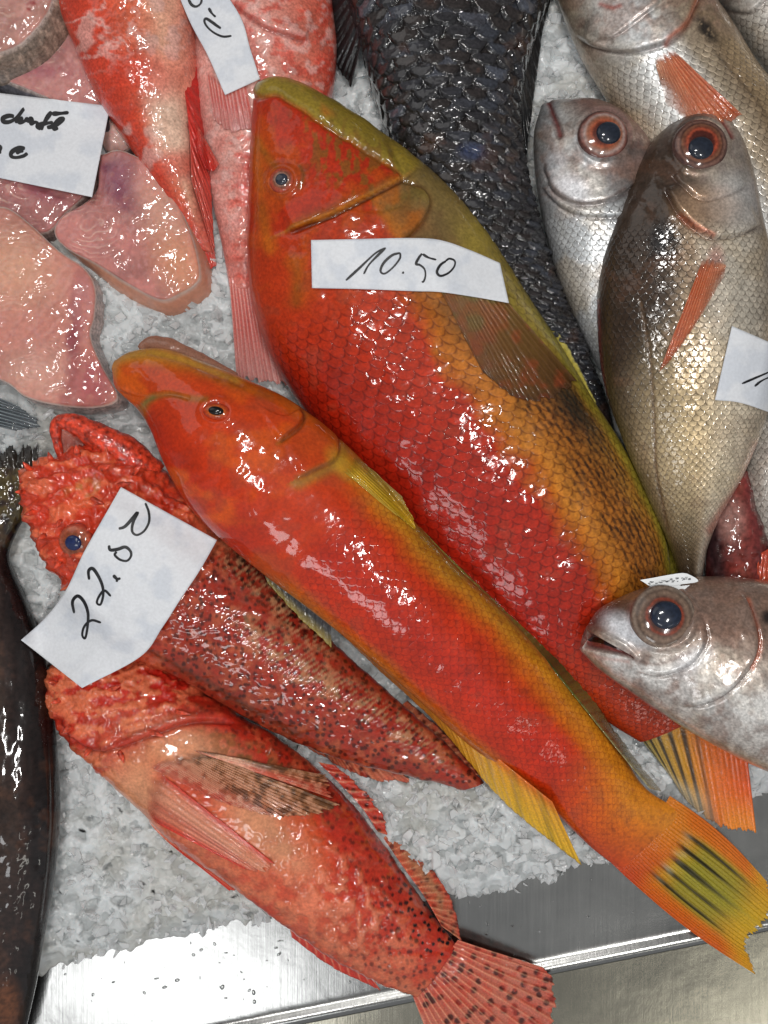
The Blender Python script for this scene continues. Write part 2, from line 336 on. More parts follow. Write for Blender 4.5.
# ------------------------------------------------------------------ small round things
def dome(name, c, nrm, r, hgt, prof, m, parent, ring=40, rad=22, sq=1.0, ang=0.0):
    """domed disc on a surface; prof(rho, theta) gives colours"""
    n = Vector(nrm).normalized(); t1 = n.cross(Vector((0, 1, 0))).normalized()*-1 if abs(n.y) < 0.95 else Vector((1, 0, 0)); t2 = n.cross(t1)
    t1, t2 = t2.cross(n), t2
    rho = np.linspace(0, 1, rad)[:, None]; th = np.linspace(0, 2*math.pi, ring, endpoint=False)[None]
    x = r*rho*np.cos(th); y = r*sq*rho*np.sin(th); ca, sa = math.cos(ang), math.sin(ang); x, y = x*ca-y*sa, x*sa+y*ca
    zz = hgt*np.sqrt(np.clip(1-rho**2, 0, 1))+0*th-(rho > 0.999)*hgt*0.3
    V = np.array(c)[None, None]+P*(x[..., None]*np.array(t1)+y[..., None]*np.array(t2)+zz[..., None]*np.array(n))
    col = prof(rho+0*th, th+0*rho)
    return mesh(name, V, grid_faces(rad, ring, wrap=True), m, parent, col, np.stack([x, y], -1), np.zeros(x.shape), np.ones(x.shape))
def tube(name, pts, rad, m, parent=None, col=None, sides=8, flat_=1.0, taper=None):
    """pts in (px, py, z)"""
    p = crv(pts, 6) if len(pts) > 2 else np.array(pts, float); n = len(p); Wp = world(p[:, 0], p[:, 1], p[:, 2])
    tg = np.gradient(Wp, axis=0); tg /= np.linalg.norm(tg, axis=1, keepdims=True)+1e-12; up = np.array([0, 0, 1.0]); sd = np.cross(tg, up); sd /= np.linalg.norm(sd, axis=1, keepdims=True)+1e-9; u2 = np.cross(sd, tg)
    rr = np.interp(np.linspace(0, 1, n), np.linspace(0, 1, np.size(rad)), np.atleast_1d(rad))*P
    th = np.linspace(0, 2*math.pi, sides, endpoint=False)
    V = Wp[:, None]+rr[:, None, None]*(np.cos(th)[None, :, None]*sd[:, None]+flat_*np.sin(th)[None, :, None]*u2[:, None])
    wob = 1+0.22*(fbm(p[:, 0]/7, p[:, 1]/7, 77)-0.5)[:, None]*1.6+0.1*(vn(np.cos(th)[None]*2+p[:, :1]/6, p[:, 1:2]/6+np.sin(th)[None]*2, 78)-0.5); V = Wp[:, None]+(V-Wp[:, None])*wob[..., None]
    V = V.reshape(-1, 3); F = grid_faces(n, sides, wrap=True).tolist()+[list(range(sides))[::-1], [(n-1)*sides+i for i in range(sides)]]
    c = None if col is None else np.tile(lin(col), (len(V), 1))*(0.75+0.5*fbm(V[:, 0]/P/6, V[:, 1]/P/6, 79))[:, None]
    return mesh(name, V, F, m, parent, c, np.zeros((len(V), 2)), np.zeros(len(V)), np.ones(len(V)))

# ================================================================== THE SETTING: steel display counter and crushed ice
def edge_y(x): return 1001-0.2*(x-416)                     # front lip of the tray, in pixels on the bed
def ice_y(x):                                               # where the ice stops
    return np.interp(x, [-200, 30, 60, 150, 230, 300, 390, 450, 520, 560, 620, 700, 768, 1000], [985, 982, 968, 945, 928, 915, 902, 897, 890, 872, 858, 838, 790, 740])

def steel_mat(name, base=(150, 150, 148), rough=0.22):
    m = bpy.data.materials.new(name); m.use_nodes = True; nt = m.node_tree; N = nt.nodes; b = N['Principled BSDF']
    b.inputs['Metallic'].default_value = 1; c = lin(base); b.inputs['Base Color'].default_value = (*c, 1)
    tc = N.new('ShaderNodeTexCoord'); mp = N.new('ShaderNodeMapping'); mp.inputs['Rotation'].default_value = (0, 0, -0.2); mp.inputs['Scale'].default_value = (900, 14, 40)
    nt.links.new(tc.outputs['Object'], mp.inputs[0]); n = N.new('ShaderNodeTexNoise'); n.inputs['Scale'].default_value = 1; n.inputs['Detail'].default_value = 4; nt.links.new(mp.outputs[0], n.inputs['Vector'])
    n2 = N.new('ShaderNodeTexNoise'); n2.inputs['Scale'].default_value = 22; n2.inputs['Detail'].default_value = 5; nt.links.new(tc.outputs['Object'], n2.inputs['Vector'])
    r = M_(nt, 'ADD', M_(nt, 'MULTIPLY', n.outputs[0], 0.10), M_(nt, 'ADD', rough-0.12, M_(nt, 'MULTIPLY', n2.outputs[0], 0.16))); nt.links.new(r, b.inputs['Roughness'])
    bp = N.new('ShaderNodeBump'); bp.inputs['Strength'].default_value = 0.10; bp.inputs['Distance'].default_value = 0.0003; nt.links.new(n.outputs[0], bp.inputs['Height'])
    bq = N.new('ShaderNodeBump'); bq.inputs['Strength'].default_value = 0.25; bq.inputs['Distance'].default_value = 0.002; nt.links.new(n2.outputs[0], bq.inputs['Height']); nt.links.new(bp.outputs[0], bq.inputs['Normal'])
    nt.links.new(bq.outputs[0], b.inputs['Normal']); return m
STEEL = steel_mat('brushed_steel')
def strip(name, prof, x0=-700, x1=1500, n=60, m=STEEL, parent=None):
    """profile (distance below the lip line, height) extruded along the lip line"""
    xs = np.linspace(x0, x1, n)[:, None]; pr = np.array(prof, float); dx, dy = 0.196*-1, 0.981
    d = pr[None, :, 0]; z = pr[None, :, 1]; X = xs+d*0.196; Y = edge_y(xs)+d*0.981
    V = world(X, Y, z+0*X, 0); return mesh(name, V, grid_faces(n, len(pr)), m, parent)
lipp = [(-700, -7), (-300, -7), (-60, -7), (-26, -7), (-14, -6.6), (-9, -5), (-5, -3.4), (-1.5, -3.2), (2, -4.6), (4.5, -8), (5.5, -14), (5.5, -40)]
def dens(p): q = crv(p, 4); return q
tray = strip('steel_tray', dens(lipp)); tag(tray, 'shiny stainless steel display tray holding the crushed ice, with a rolled front lip', 'tray')
ctr = strip('counter', dens([(-2, -44), (10, -44), (60, -44), (100, -44), (160, -44), (300, -44), (900, -44)]), m=steel_mat('counter_steel', (156, 152, 138), 0.20)); ctr['kind'] = 'structure'

# ---- ice bed, as a jumble of flakes
def ice_h(X, Y):
    f1, f2, rid, dx, dy = cell(X/13+0.8*vn(X/16, Y/16, 3), Y/10+0.8*vn(X/15, Y/15, 5), 21)
    g1, g2, r2, ex, ey = cell(X/6.3+3, Y/5.2+0.5*vn(X/8, Y/8, 6), 33)
    tilt = (rid-0.5)*dx*8+(np.modf(rid*7.31)[0]-0.5)*dy*8
    h = 8*fbm(X/70, Y/70, 9)+4.5*rid+tilt*0.8-0.7*np.exp(-(f2-f1)*7)+1.1*r2+(r2-0.5)*ex*2.5-0.4*np.exp(-(g2-g1)*6)+0.3*vn(X/2.5, Y/2.5, 8)
    return h, rid, r2, f2-f1
n, m_ = 640, 760
xs = np.linspace(-170, 930, n); vs = np.linspace(0, 1, m_)
Xg = np.repeat(xs[:, None], m_, 1); top = ice_y(xs)+7*(fbm(xs/14, xs*0, 2)-0.5)*2+5*(vn(xs/5, xs*0, 4)-0.5); Yg = -170+(top[:, None]+170)*vs[None]
h, rid, r2, ed = ice_h(Xg, Yg)
dist = top[:, None]-Yg; Zg = -6.8+(h+4)*sm(0, 26, dist)+1.5*sm(-1, 3, dist)
mnd = 10*blob(Xg, Yg, 160, 320, 110, 80)+12*blob(Xg, Yg, 430, 830, 90, 60)+10*blob(Xg, Yg, 560, 90, 40, 90); Zg = Zg+mnd*sm(0, 60, dist)
warm = fbm(Xg/60, Yg/60, 40)
ci = mix(np.broadcast_to(lin((232, 236, 237)), Xg.shape+(3,)).copy(), (176, 180, 180), sm(0.55, 0.2, rid)*0.7)
ci = mix(ci, (188, 184, 172), sm(0.45, 0.7, warm)*0.5)
ci = mix(ci, (120, 126, 128), sm(0.08, 0.0, r2)*0.6)
for x, y, rx, ry, a in ((84, 829, 4, 1.8, 20), (121, 809, 3.5, 1.2, 60), (143, 882, 4, 1, 0), (155, 890, 3, 1.5, 60), (235, 895, 4, 1.3, -15), (62, 890, 1.6, 1.5, 0), (99, 914, 1.5, 1.5, 0), (172, 850, 1.6, 1.4, 0), (80, 938, 1.5, 1.5, 0), (185, 920, 2, 1, 30)):
    ci = mix(ci, (22, 20, 18), blob(Xg, Yg, x, y, rx, ry, a, 0.3))
m = bpy.data.materials.new('crushed_ice'); m.use_nodes = True; nt = m.node_tree; b = nt.nodes['Principled BSDF']; ICE = m
at = nt.nodes.new('ShaderNodeAttribute'); at.attribute_name = 'Col'; tc = nt.nodes.new('ShaderNodeTexCoord')
vo = nt.nodes.new('ShaderNodeTexVoronoi'); vo.inputs['Scale'].default_value = 190; nt.links.new(tc.outputs['Object'], vo.inputs['Vector'])
no = nt.nodes.new('ShaderNodeTexNoise'); no.inputs['Scale'].default_value = 420; nt.links.new(tc.outputs['Object'], no.inputs['Vector'])
sc_ = nt.nodes.new('ShaderNodeSeparateColor'); nt.links.new(vo.outputs['Color'], sc_.inputs[0])
vm = nt.nodes.new('ShaderNodeVectorMath'); vm.operation = 'SCALE'; nt.links.new(at.outputs['Color'], vm.inputs[0])
nt.links.new(M_(nt, 'ADD', 0.90, M_(nt, 'MULTIPLY', sc_.outputs[0], 0.16)), vm.inputs['Scale']); nt.links.new(vm.outputs[0], b.inputs['Base Color'])
bp = nt.nodes.new('ShaderNodeBump'); bp.inputs['Strength'].default_value = 0.3; bp.inputs['Distance'].default_value = 0.0012
nt.links.new(M_(nt, 'ADD', M_(nt, 'MULTIPLY', vo.outputs['Distance'], 0.8), M_(nt, 'MULTIPLY', no.outputs[0], 0.7)), bp.inputs['Height']); nt.links.new(bp.outputs[0], b.inputs['Normal'])
b.inputs['Roughness'].default_value = 0.16; b.inputs['IOR'].default_value = 1.31; b.inputs['Transmission Weight'].default_value = 0.22
b.inputs['Subsurface Weight'].default_value = 0.5; b.inputs['Subsurface Radius'].default_value = (0.8, 0.95, 1); b.inputs['Subsurface Scale'].default_value = 0.008
Vi = world(Xg, Yg, Zg, 0); ice = mesh('ice', Vi, grid_faces(n, m_), ICE, None, ci); tag(ice, None or 'bed of wet crushed ice under the fish', 'ice', kind='stuff'); reg('ice', Vi, n, m_, 6)
# loose flakes over the open ice: still the same uncountable ice
rng = np.random.default_rng(5); SV, SF, SC = [], [], []
def flake(cx, cy, cz, r, col):
    k = rng.integers(4, 7); th = np.sort(rng.uniform(0, 2*math.pi, k)); ra = r*rng.uniform(0.6, 1.1, k); t = r*rng.uniform(0.25, 0.6)
    a = np.stack([np.cos(th)*ra, np.sin(th)*ra*rng.uniform(0.5, 1), np.full(k, t)], -1); bt = a.copy(); bt[:, :2] *= rng.uniform(0.8, 1.15); bt[:, 2] = -t
    V = np.vstack([a, bt]); ax = rng.normal(size=3)*[0.5, 0.5, 2]; an = np.linalg.norm(ax); K = ax/an
    c, s_ = math.cos(an), math.sin(an); V = V*c+np.cross(K, V)*s_+K*(V@K)[:, None]*(1-c); V += [cx, cy, cz]
    o = sum(len(v) for v in SV); SV.append(V); SF.append(list(range(o, o+k))); SF.append([o+k+i for i in range(k)][::-1])
    for i in range(k): SF.append([o+i, o+k+i, o+k+(i+1) % k, o+(i+1) % k])
    SC.append(np.tile(col, (2*k, 1)))
zones = [((90, 255, 260, 420), 700), ((0, 400, 60, 480), 120), ((30, 540, 120, 660), 200), ((60, 690, 300, 975), 1500), ((330, 770, 620, 905), 1500), ((525, 0, 620, 130), 380),
         ((510, 100, 560, 330), 200), ((590, 680, 770, 850), 600), ((330, 80, 400, 150), 120), ((260, 300, 300, 400), 100), ((0, 0, 768, 900), 500)]
for (x0, y0, x1, y1), k in zones:
    for _ in range(int(k*0.45)):
        x = rng.uniform(x0, x1); y = rng.uniform(y0, y1); lim = float(ice_y(x))+3
        if y > lim: continue
        i = min(int((x+170)/1100*(n-1)), n-1); j = min(int((y+170)/(top[i]+170)*(m_-1)), m_-1)
        g = rng.uniform(0.82, 1.0); c = lin((236, 240, 241))*g
        flake(x, y, Zg[i, j]+rng.uniform(-2.2, 0.8), rng.choice([3, 5, 7, 9.5], p=[.30, .35, .23, .12])*rng.uniform(0.8, 1.2), c)
V = np.vstack(SV); mesh('loose_ice', world(V[:, 0], V[:, 1], V[:, 2], 0), SF, ICE, ice, np.vstack(SC), smooth=False)['kind'] = 'stuff'
# water drops on the steel
WM = bpy.data.materials.new('water'); WM.use_nodes = True; wb_ = WM.node_tree.nodes['Principled BSDF']; wb_.inputs['Transmission Weight'].default_value = 1; wb_.inputs['IOR'].default_value = 1.33; wb_.inputs['Roughness'].default_value = 0.02
def drops(spots, z, nm):
    vs_, fs_, k = [], [], 0
    for x, y, r in spots:
        a = rng.uniform(0, 3.1); e = rng.uniform(0.25, 0.9)
        for i in range(6):
            rho = math.cos(i/6*math.pi/2); hh_ = math.sin(i/6*math.pi/2)*r*0.4
            for j in range(12):
                t = j/12*2*math.pi; u = r*rho*math.cos(t); v = r*e*rho*math.sin(t); vs_.append((x+u*math.cos(a)-v*math.sin(a), y+u*math.sin(a)+v*math.cos(a), z+hh_))
        for i in range(5):
            for j in range(12): fs_.append([k+i*12+j, k+i*12+(j+1) % 12, k+(i+1)*12+(j+1) % 12, k+(i+1)*12+j])
        fs_.append([k+60+j for j in range(12)]); k += 72
    V = np.array(vs_); return mesh(nm, world(V[:, 0], V[:, 1], V[:, 2], 0), fs_, WM)
sp = [(195+rng.normal()*55, 975+rng.normal()*22, rng.uniform(0.8, 3.2)) for _ in range(20)]+[(rng.uniform(70, 330), 0, 1) for _ in range(0)]
sp += [(x, edge_y(x)-rng.uniform(18, 95), rng.uniform(0.8, 2.4)) for x in rng.uniform(60, 760, 70)]
sp = [(x, y, r) for x, y, r in sp if y < edge_y(x)-16 and y > ice_y(x)+8]
tag(drops(sp, -6.9, 'water_drops'), 'small water drops scattered on the flat steel in front of the ice', 'water drops', kind='stuff')

# ================================================================== materials
M_RED = mat('red_wrasse_skin', rough=0.45, coat=0.6, sx=9.2, sy=13.5, sbump=0.12, sdark=0.6, srand=0.08, slight=0.24, film=0.09, fscale=130, grain=0.16, gscale=500, edgecol=(0.22, 0.09, 0.06), crough=0.07)
M_RED2 = mat('slender_wrasse_skin', rough=0.45, coat=0.85, sx=6.4, sy=9.2, sbump=0.12, sdark=0.45, srand=0.05, slight=0.14, film=0.08, fscale=190, grain=0.12, gscale=500, edgecol=(0.42, 0.12, 0.08), crough=0.06)
M_SCO = mat('scorpionfish_skin', rough=0.4, film=0.18, fscale=180, grain=0.14, gscale=520, crough=0.08)
M_PINK = mat('pink_fish_skin', rough=0.4, sx=6.4, sy=9, sbump=0.12, sdark=0.15, srand=0.08, film=0.15, fscale=200, grain=0.2, gscale=600, edgecol=(0.6, 0.3, 0.3))
M_DARK = mat('dark_fish_skin', rough=0.3, film=0.22, fscale=170, grain=0.3, gscale=500, crough=0.05)
M_BLK = mat('smooth_dark_skin', rough=0.5, spec=0.1, film=0.06, fscale=200, grain=0.3, gscale=300, crough=0.07)
M_SIL = mat('silver_bream_skin', rough=0.36, metal=0.5, sx=5.4, sy=7.4, sbump=0.42, sdark=0.6, srand=0.14, slight=0.7, film=0.2, fscale=220, grain=0.20, gscale=600, edgecol=(0.25, 0.2, 0.16), crough=0.12, metal_attr=True)
M_FIN = mat('fin_membrane', rough=0.4, film=0.3, fscale=420, grain=0.15, gscale=800, alpha=True)
M_EYE = mat('wet_eye', rough=0.4, coat=0.9, film=0.08, fscale=120, grain=0.22, gscale=450, crough=0.09)
M_MEAT = mat('raw_fish_flesh', rough=0.5, film=0.06, fscale=110, grain=0.08, gscale=300, sss=0.45, crough=0.10)
M_HIDE = mat('steak_skin', rough=0.45, film=0.4, fscale=300, grain=0.3, gscale=500)
m = mat('paper', rough=0.75, coat=0.12, film=0.15, fscale=60, grain=0.04, gscale=500, crough=0.3); M_PAP = m
M_INK = flat('black_marker_ink', (22, 22, 26), 0.5)
M_TAG = flat('white_plastic', (225, 228, 230), 0.3)

def eye(px, py, r, iris, pupil_r, key, parent, rim=(150, 90, 80), white=None, tilt=0.5, sq=1.0, ang=0, hgt=0.35, poff=(0, 0), pcol=(14, 17, 24), lift=0.5, psq=0.92):
    h = hit(px, py, [key]); c = np.array(h[0]); nn = (h[1]*(1-tilt)+Vector((0, 0, 1))*tilt).normalized(); c = c+np.array(nn)*P*lift
    def prof(rho, th):
        v = 0.5+0.5*np.cos(th*23+3*vn(rho*6, th*2, 3)); cc = ramp(rho+0.05*(vn(rho*9, th*4, 8)-0.5), iris); return cc*(0.66+0.2*v*np.clip(1.2-rho, 0, 1)+0.25*(fbm(rho*5+np.cos(th)*2, np.sin(th)*2, 31)-0.5))[..., None]
    e = dome('eye', c, nn, r, r*hgt, prof, M_EYE, parent, 56, 30, sq, ang)
    t1 = np.array(nn); hp = c+P*np.array([poff[0], -poff[1], 0])
    q = math.sqrt(max(0, 1-((math.hypot(*poff))/r)**2))
    hp = hp+t1*P*r*hgt*(q*0.93)
    dome('pupil', hp, nn, pupil_r, pupil_r*0.34, lambda rho, th: np.broadcast_to(lin(pcol), rho.shape+(3,)).copy()+0*rho[..., None], M_EYE, e, 36, 12, psq, ang)
    return e

# ================================================================== BIG RED WRASSE (under the 10.50 label)
t = thing('wrasse', 'biggest red fish, with olive back and netted scales, under the 10.50 label', 'fish', group='red wrasses')
secs = [(265, 83, 257, 88), (297, 89, 254, 106), (345, 114, 251, 150), (400, 150, 249, 200), (448, 188, 248, 250), (490, 238, 252, 300), (528, 298, 268, 350), (562, 350, 300, 405),
        (592, 400, 345, 465), (620, 443, 395, 525), (646, 492, 440, 575), (664, 535, 485, 620), (672, 578, 530, 660), (686, 622, 572, 695), (705, 668, 608, 722), (722, 706, 640, 742)]
def p_w1(g):
    X, Y, T, V, S_, L = (g[k] for k in ('X', 'Y', 'T', 'V', 'S', 'L')); n1 = fbm(X/22, Y/22, 1); n2 = fbm(X/9, Y/9, 2); n3 = vn(X/4, Y/4, 3)
    Vn = V+(n1-0.5)*0.10
    bodyc = ramp(Vn, [(0, (150, 140, 50)), (0.07, (150, 138, 55)), (0.13, (128, 104, 48)), (0.20, (140, 92, 40)), (0.27, (190, 118, 46)), (0.35, (206, 124, 46)), (0.42, (206, 82, 36)), (0.49, (196, 36, 26)), (0.85, (186, 26, 22)), (1, (168, 24, 20))])
    front = ramp(Vn, [(0, (158, 138, 60)), (0.12, (160, 140, 62)), (0.22, (128, 104, 62)), (0.30, (150, 96, 50)), (0.40, (200, 110, 44)), (0.49, (204, 46, 30)), (1, (178, 26, 22))])
    c = mix(bodyc, front, sm(0.62, 0.40, T))
    f1, f2, r, dx, dy = cell(g['U']/9.5+0.5*(np.floor(L/6.7) % 2), L/6.7, 5, 0.45)          # dark flecks of the back
    fl = sm(0.50, 0.28, np.hypot(dx*0.62, dy*1.5))*sm(0.01, 0.08, V)*sm(0.37, 0.24, V+(n1-0.5)*0.14)*sm(0.40, 0.52, T)*sm(0.95, 0.8, T)*sm(0.30, 0.50, n2+0.25*n1)*(0.55+0.45*r)
    c = mix(c, (178, 96, 38), sm(0.34, 0.24, V)*sm(0.4, 0.55, T)*0.6); c = mix(c, (40, 28, 20), fl*0.9)
    c = mix(c, (34, 34, 28), blob(X, Y, 578, 408, 44, 19, 48, 0.8)*0.9*sm(0.02, 0.1, V))
    c = mix(c, (150, 148, 52), sm(0.075, 0.03, V)*sm(0.3, 0.5, T)*0.7)
    tail = sm(0.78, 0.92, T); c = mix(c, (190, 48, 26), tail*sm(0.2, 0.5, V)); 
    # head
    head = sm(-6, 6, -(Y-185-(-0.60)*(X-410))*0.86)               # above the gill opening line
    gl = [(290, 232), (330, 216), (372, 195), (402, 178)]
    d, sd, tt = seg(X, Y, [(230, 262), (290, 230), (330, 216), (372, 195), (404, 178), (440, 150)])
    head = sm(4, -4, d*sd) 
    de = seg(X, Y, [(256, 88), (275, 83), (300, 91), (345, 115), (400, 151), (448, 189)])[0]; bw = 9+11*sm(250, 340, X)+4*(n2-0.5)
    hc = ramp(Vn, [(0, (200, 40, 30)), (0.5, (204, 44, 30)), (1, (198, 44, 28))]); hc = mix(hc, (150, 128, 46), sm(bw+2, bw-2, de)); hc = mix(hc, (176, 84, 38), np.exp(-((de-bw)/2.0)**2)*0.7)
    c = mix(c, hc, head*sm(0.42, 0.36, T)); c = mix(c, (205, 52, 32), (1-head)*sm(0.45, 0.28, T)*sm(0.36, 0.42, V))
    mask = (1-sm(0.28, 0.36, T))
    olive = (line(X, Y, [(404, 180), (372, 197), (330, 218), (300, 232)], 9)*head*0.8 + line(X, Y, [(258, 140), (268, 158), (276, 168)], 5)*0.6 + line(X, Y, [(300, 262), (300, 235), (296, 225)], 7)*0.0
             + line(X, Y, [(296, 300), (298, 280), (296, 262)], 8)*0.45 + line(X, Y, [(385, 208), (408, 198), (420, 192)], 8)*0.8)
    c = mix(c, (110, 92, 38), np.clip(olive, 0, 1)*(0.5+n2*0.7))
    worm = sm(0.54, 0.62, fbm(X/7+2*n1, Y/14, 12)); c = mix(c, (128, 86, 40), worm*mask*blob(X, Y, 355, 165, 70, 30, 35)*0.7)
    c = mix(c, (216, 86, 34), sm(0.5, 0.7, n1)*mask*0.4*sm(0.2, 0.3, V))
    c = mix(c, (210, 104, 40), line(X, Y, [(256, 150), (260, 178), (262, 210), (270, 250)], 6)*0.45)
    edge = sm(2.0, 0, np.abs(d-1))*sm(0.1, 0.2, tt)*sm(0.9, 0.8, tt); c = mix(c, (186, 130, 60), edge*0.7*head)
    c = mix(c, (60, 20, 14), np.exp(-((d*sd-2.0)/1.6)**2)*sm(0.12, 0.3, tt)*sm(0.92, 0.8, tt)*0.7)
    op = seg(X, Y, [(402, 182), (424, 190), (430, 204), (422, 222), (405, 240), (396, 262)])
    inop = sm(3, -3, -op[0]*op[1])*(1-head)*sm(0.42, 0.3, T); c = mix(c, (214, 70, 32), (1-inop)*0)
    behind = sm(0, 4, -op[0]*op[1])*sm(60, 20, op[0])*sm(0.02, 0.12, op[2]); c = mix(c, (120, 98, 62), behind*0.75*(1-head)*sm(405, 420, X))
    c = mix(c, (120, 84, 40), np.exp(-(op[0]/3)**2)*0.6)
    dark = blob(X, Y, 283, 181, 21, 18); c = mix(c, (196, 78, 36), dark*0.6); c = mix(c, (120, 70, 36), line(X, Y, [(300, 166), (304, 176), (300, 188)], 2.2)*0.7)
    disp = -flap(X, Y, [(292, 231), (330, 216), (372, 195), (406, 177)], -4.5, 26)*1.0
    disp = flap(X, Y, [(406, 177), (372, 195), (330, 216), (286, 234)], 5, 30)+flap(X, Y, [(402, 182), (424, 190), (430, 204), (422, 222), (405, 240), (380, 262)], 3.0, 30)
    disp = disp+2.2*np.exp(-((np.hypot(X-283, Y-181)-14)/4)**2)+(n1-0.5)*2.5
    disp = disp-2.2*np.exp(-((de-bw)/2.5)**2)*sm(430, 400, X)+1.5*sm(bw, bw-8, de)*sm(430, 400, X)
    sc = sm(0.30, 0.36, T+(V-0.5)*-0.05)*(1-head)
    return reds(c, (0.80, 1.15, 0.42))*np.array([0.9, 0.88, 0.85]), disp, sc
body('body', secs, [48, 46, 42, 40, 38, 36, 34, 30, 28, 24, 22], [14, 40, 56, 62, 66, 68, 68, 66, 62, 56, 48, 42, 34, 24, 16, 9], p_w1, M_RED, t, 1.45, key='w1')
eye(283, 181, 12.5, [(0, (120, 90, 80)), (0.48, (170, 130, 112)), (0.60, (150, 90, 70)), (0.72, (190, 92, 66)), (1, (196, 60, 40))], 6.0, 'w1', t, pcol=(46, 50, 62), hgt=0.42, lift=0.3, sq=0.95)
def p_tail1(g):
    st = np.abs(((g['t']*9+0.2*g['l']) % 1)-0.5)*2; c = ramp(g['t'], [(0, (150, 140, 80)), (0.25, (176, 140, 60)), (0.45, (200, 140, 40)), (0.65, (220, 110, 30)), (1, (222, 84, 24))])
    dk = sm(0.55, 0.2, st)*sm(0.72, 0.50, g['t'])*sm(0.0, 0.2, g['l']+0.1); c = mix(c, (30, 30, 28), dk*0.9)
    c = mix(c, (206, 196, 170), sm(0.62, 1.0, g['l']+0.1*vn(g['t']*30, g['l']*3))*sm(0.7, 0.4, g['t'])*0.6); c = mix(c, (236, 150, 30), sm(0.6, 1, g['l'])*sm(0.6, 0.8, g['t'])*0.6)
    fine = 0.86+0.22*g['rr']; return c*fine[..., None], 1-0.45*sm(0.75, 1, g['l'])*sm(0.75, 0.5, g['t'])
fin('tail_fin', [(622, 716), (660, 728), (700, 722), (742, 712)], [(672, 778), (690, 806), (718, 828), (757, 838)], 22, (20, 8), p_tail1, M_FIN, t, 1.3, 0.9, 0.04, key='w1tail')
def p_pec1(g):
    c = ramp(g['l']+0.2*(g['t']-0.5), [(0, (108, 98, 52)), (0.3, (128, 110, 58)), (0.6, (128, 88, 46)), (1, (104, 70, 36))]); n1 = fbm(g['X']/14, g['Y']/14, 51)
    c = mix(c, (170, 74, 40), sm(0.45, 0.7, n1)*0.6); c = mix(c, (176, 160, 110), sm(0.55, 0.95, g['rr'])*0.35*sm(0.8, 0.2, g['l'])); c = mix(c, (70, 44, 30), sm(0.94, 1, g['l'])*0.6+sm(0.05, 0, g['t'])*0.5)
    return c*(0.85+0.25*g['rr'])[..., None], (0.42+0.25*sm(0.5, 0.9, g['rr']))*sm(-0.1, 0.15, g['l'])+0.25*sm(0.9, 1, g['l'])+0.2*sm(0.06, 0, g['t'])
fin('pectoral_fin', [(428, 266), (446, 258), (466, 254)], [(484, 374), (520, 402), (552, 402), (580, 384)], 16, (90,), p_pec1, M_FIN, t, 1.4, 1.0, 0.03, drape=['w1'], lift=2.0, key='w1pec')
def p_dor1(g):
    c = ramp(g['l'], [(0, (150, 138, 50)), (0.6, (176, 160, 60)), (0.85, (200, 184, 90)), (1, (210, 200, 120))]); c = mix(c, (96, 92, 40), sm(0.6, 0.3, g['rr'])*0.35); return c, np.ones_like(g['l'])
fin('dorsal_fin', [(470, 228), (500, 262), (530, 312), (566, 366), (592, 408)], [(480, 218), (512, 254), (542, 302), (574, 356), (597, 402)], 20, (46, 42), p_dor1, M_FIN, t, 1.5, 0.8, 0.1)
fin('anal_fin', [(664, 540), (672, 580), (684, 618)], [(674, 534), (682, 578), (692, 612)], 12, (30, 26), p_dor1, M_FIN, t, 1.5, 0.8, 0.1)

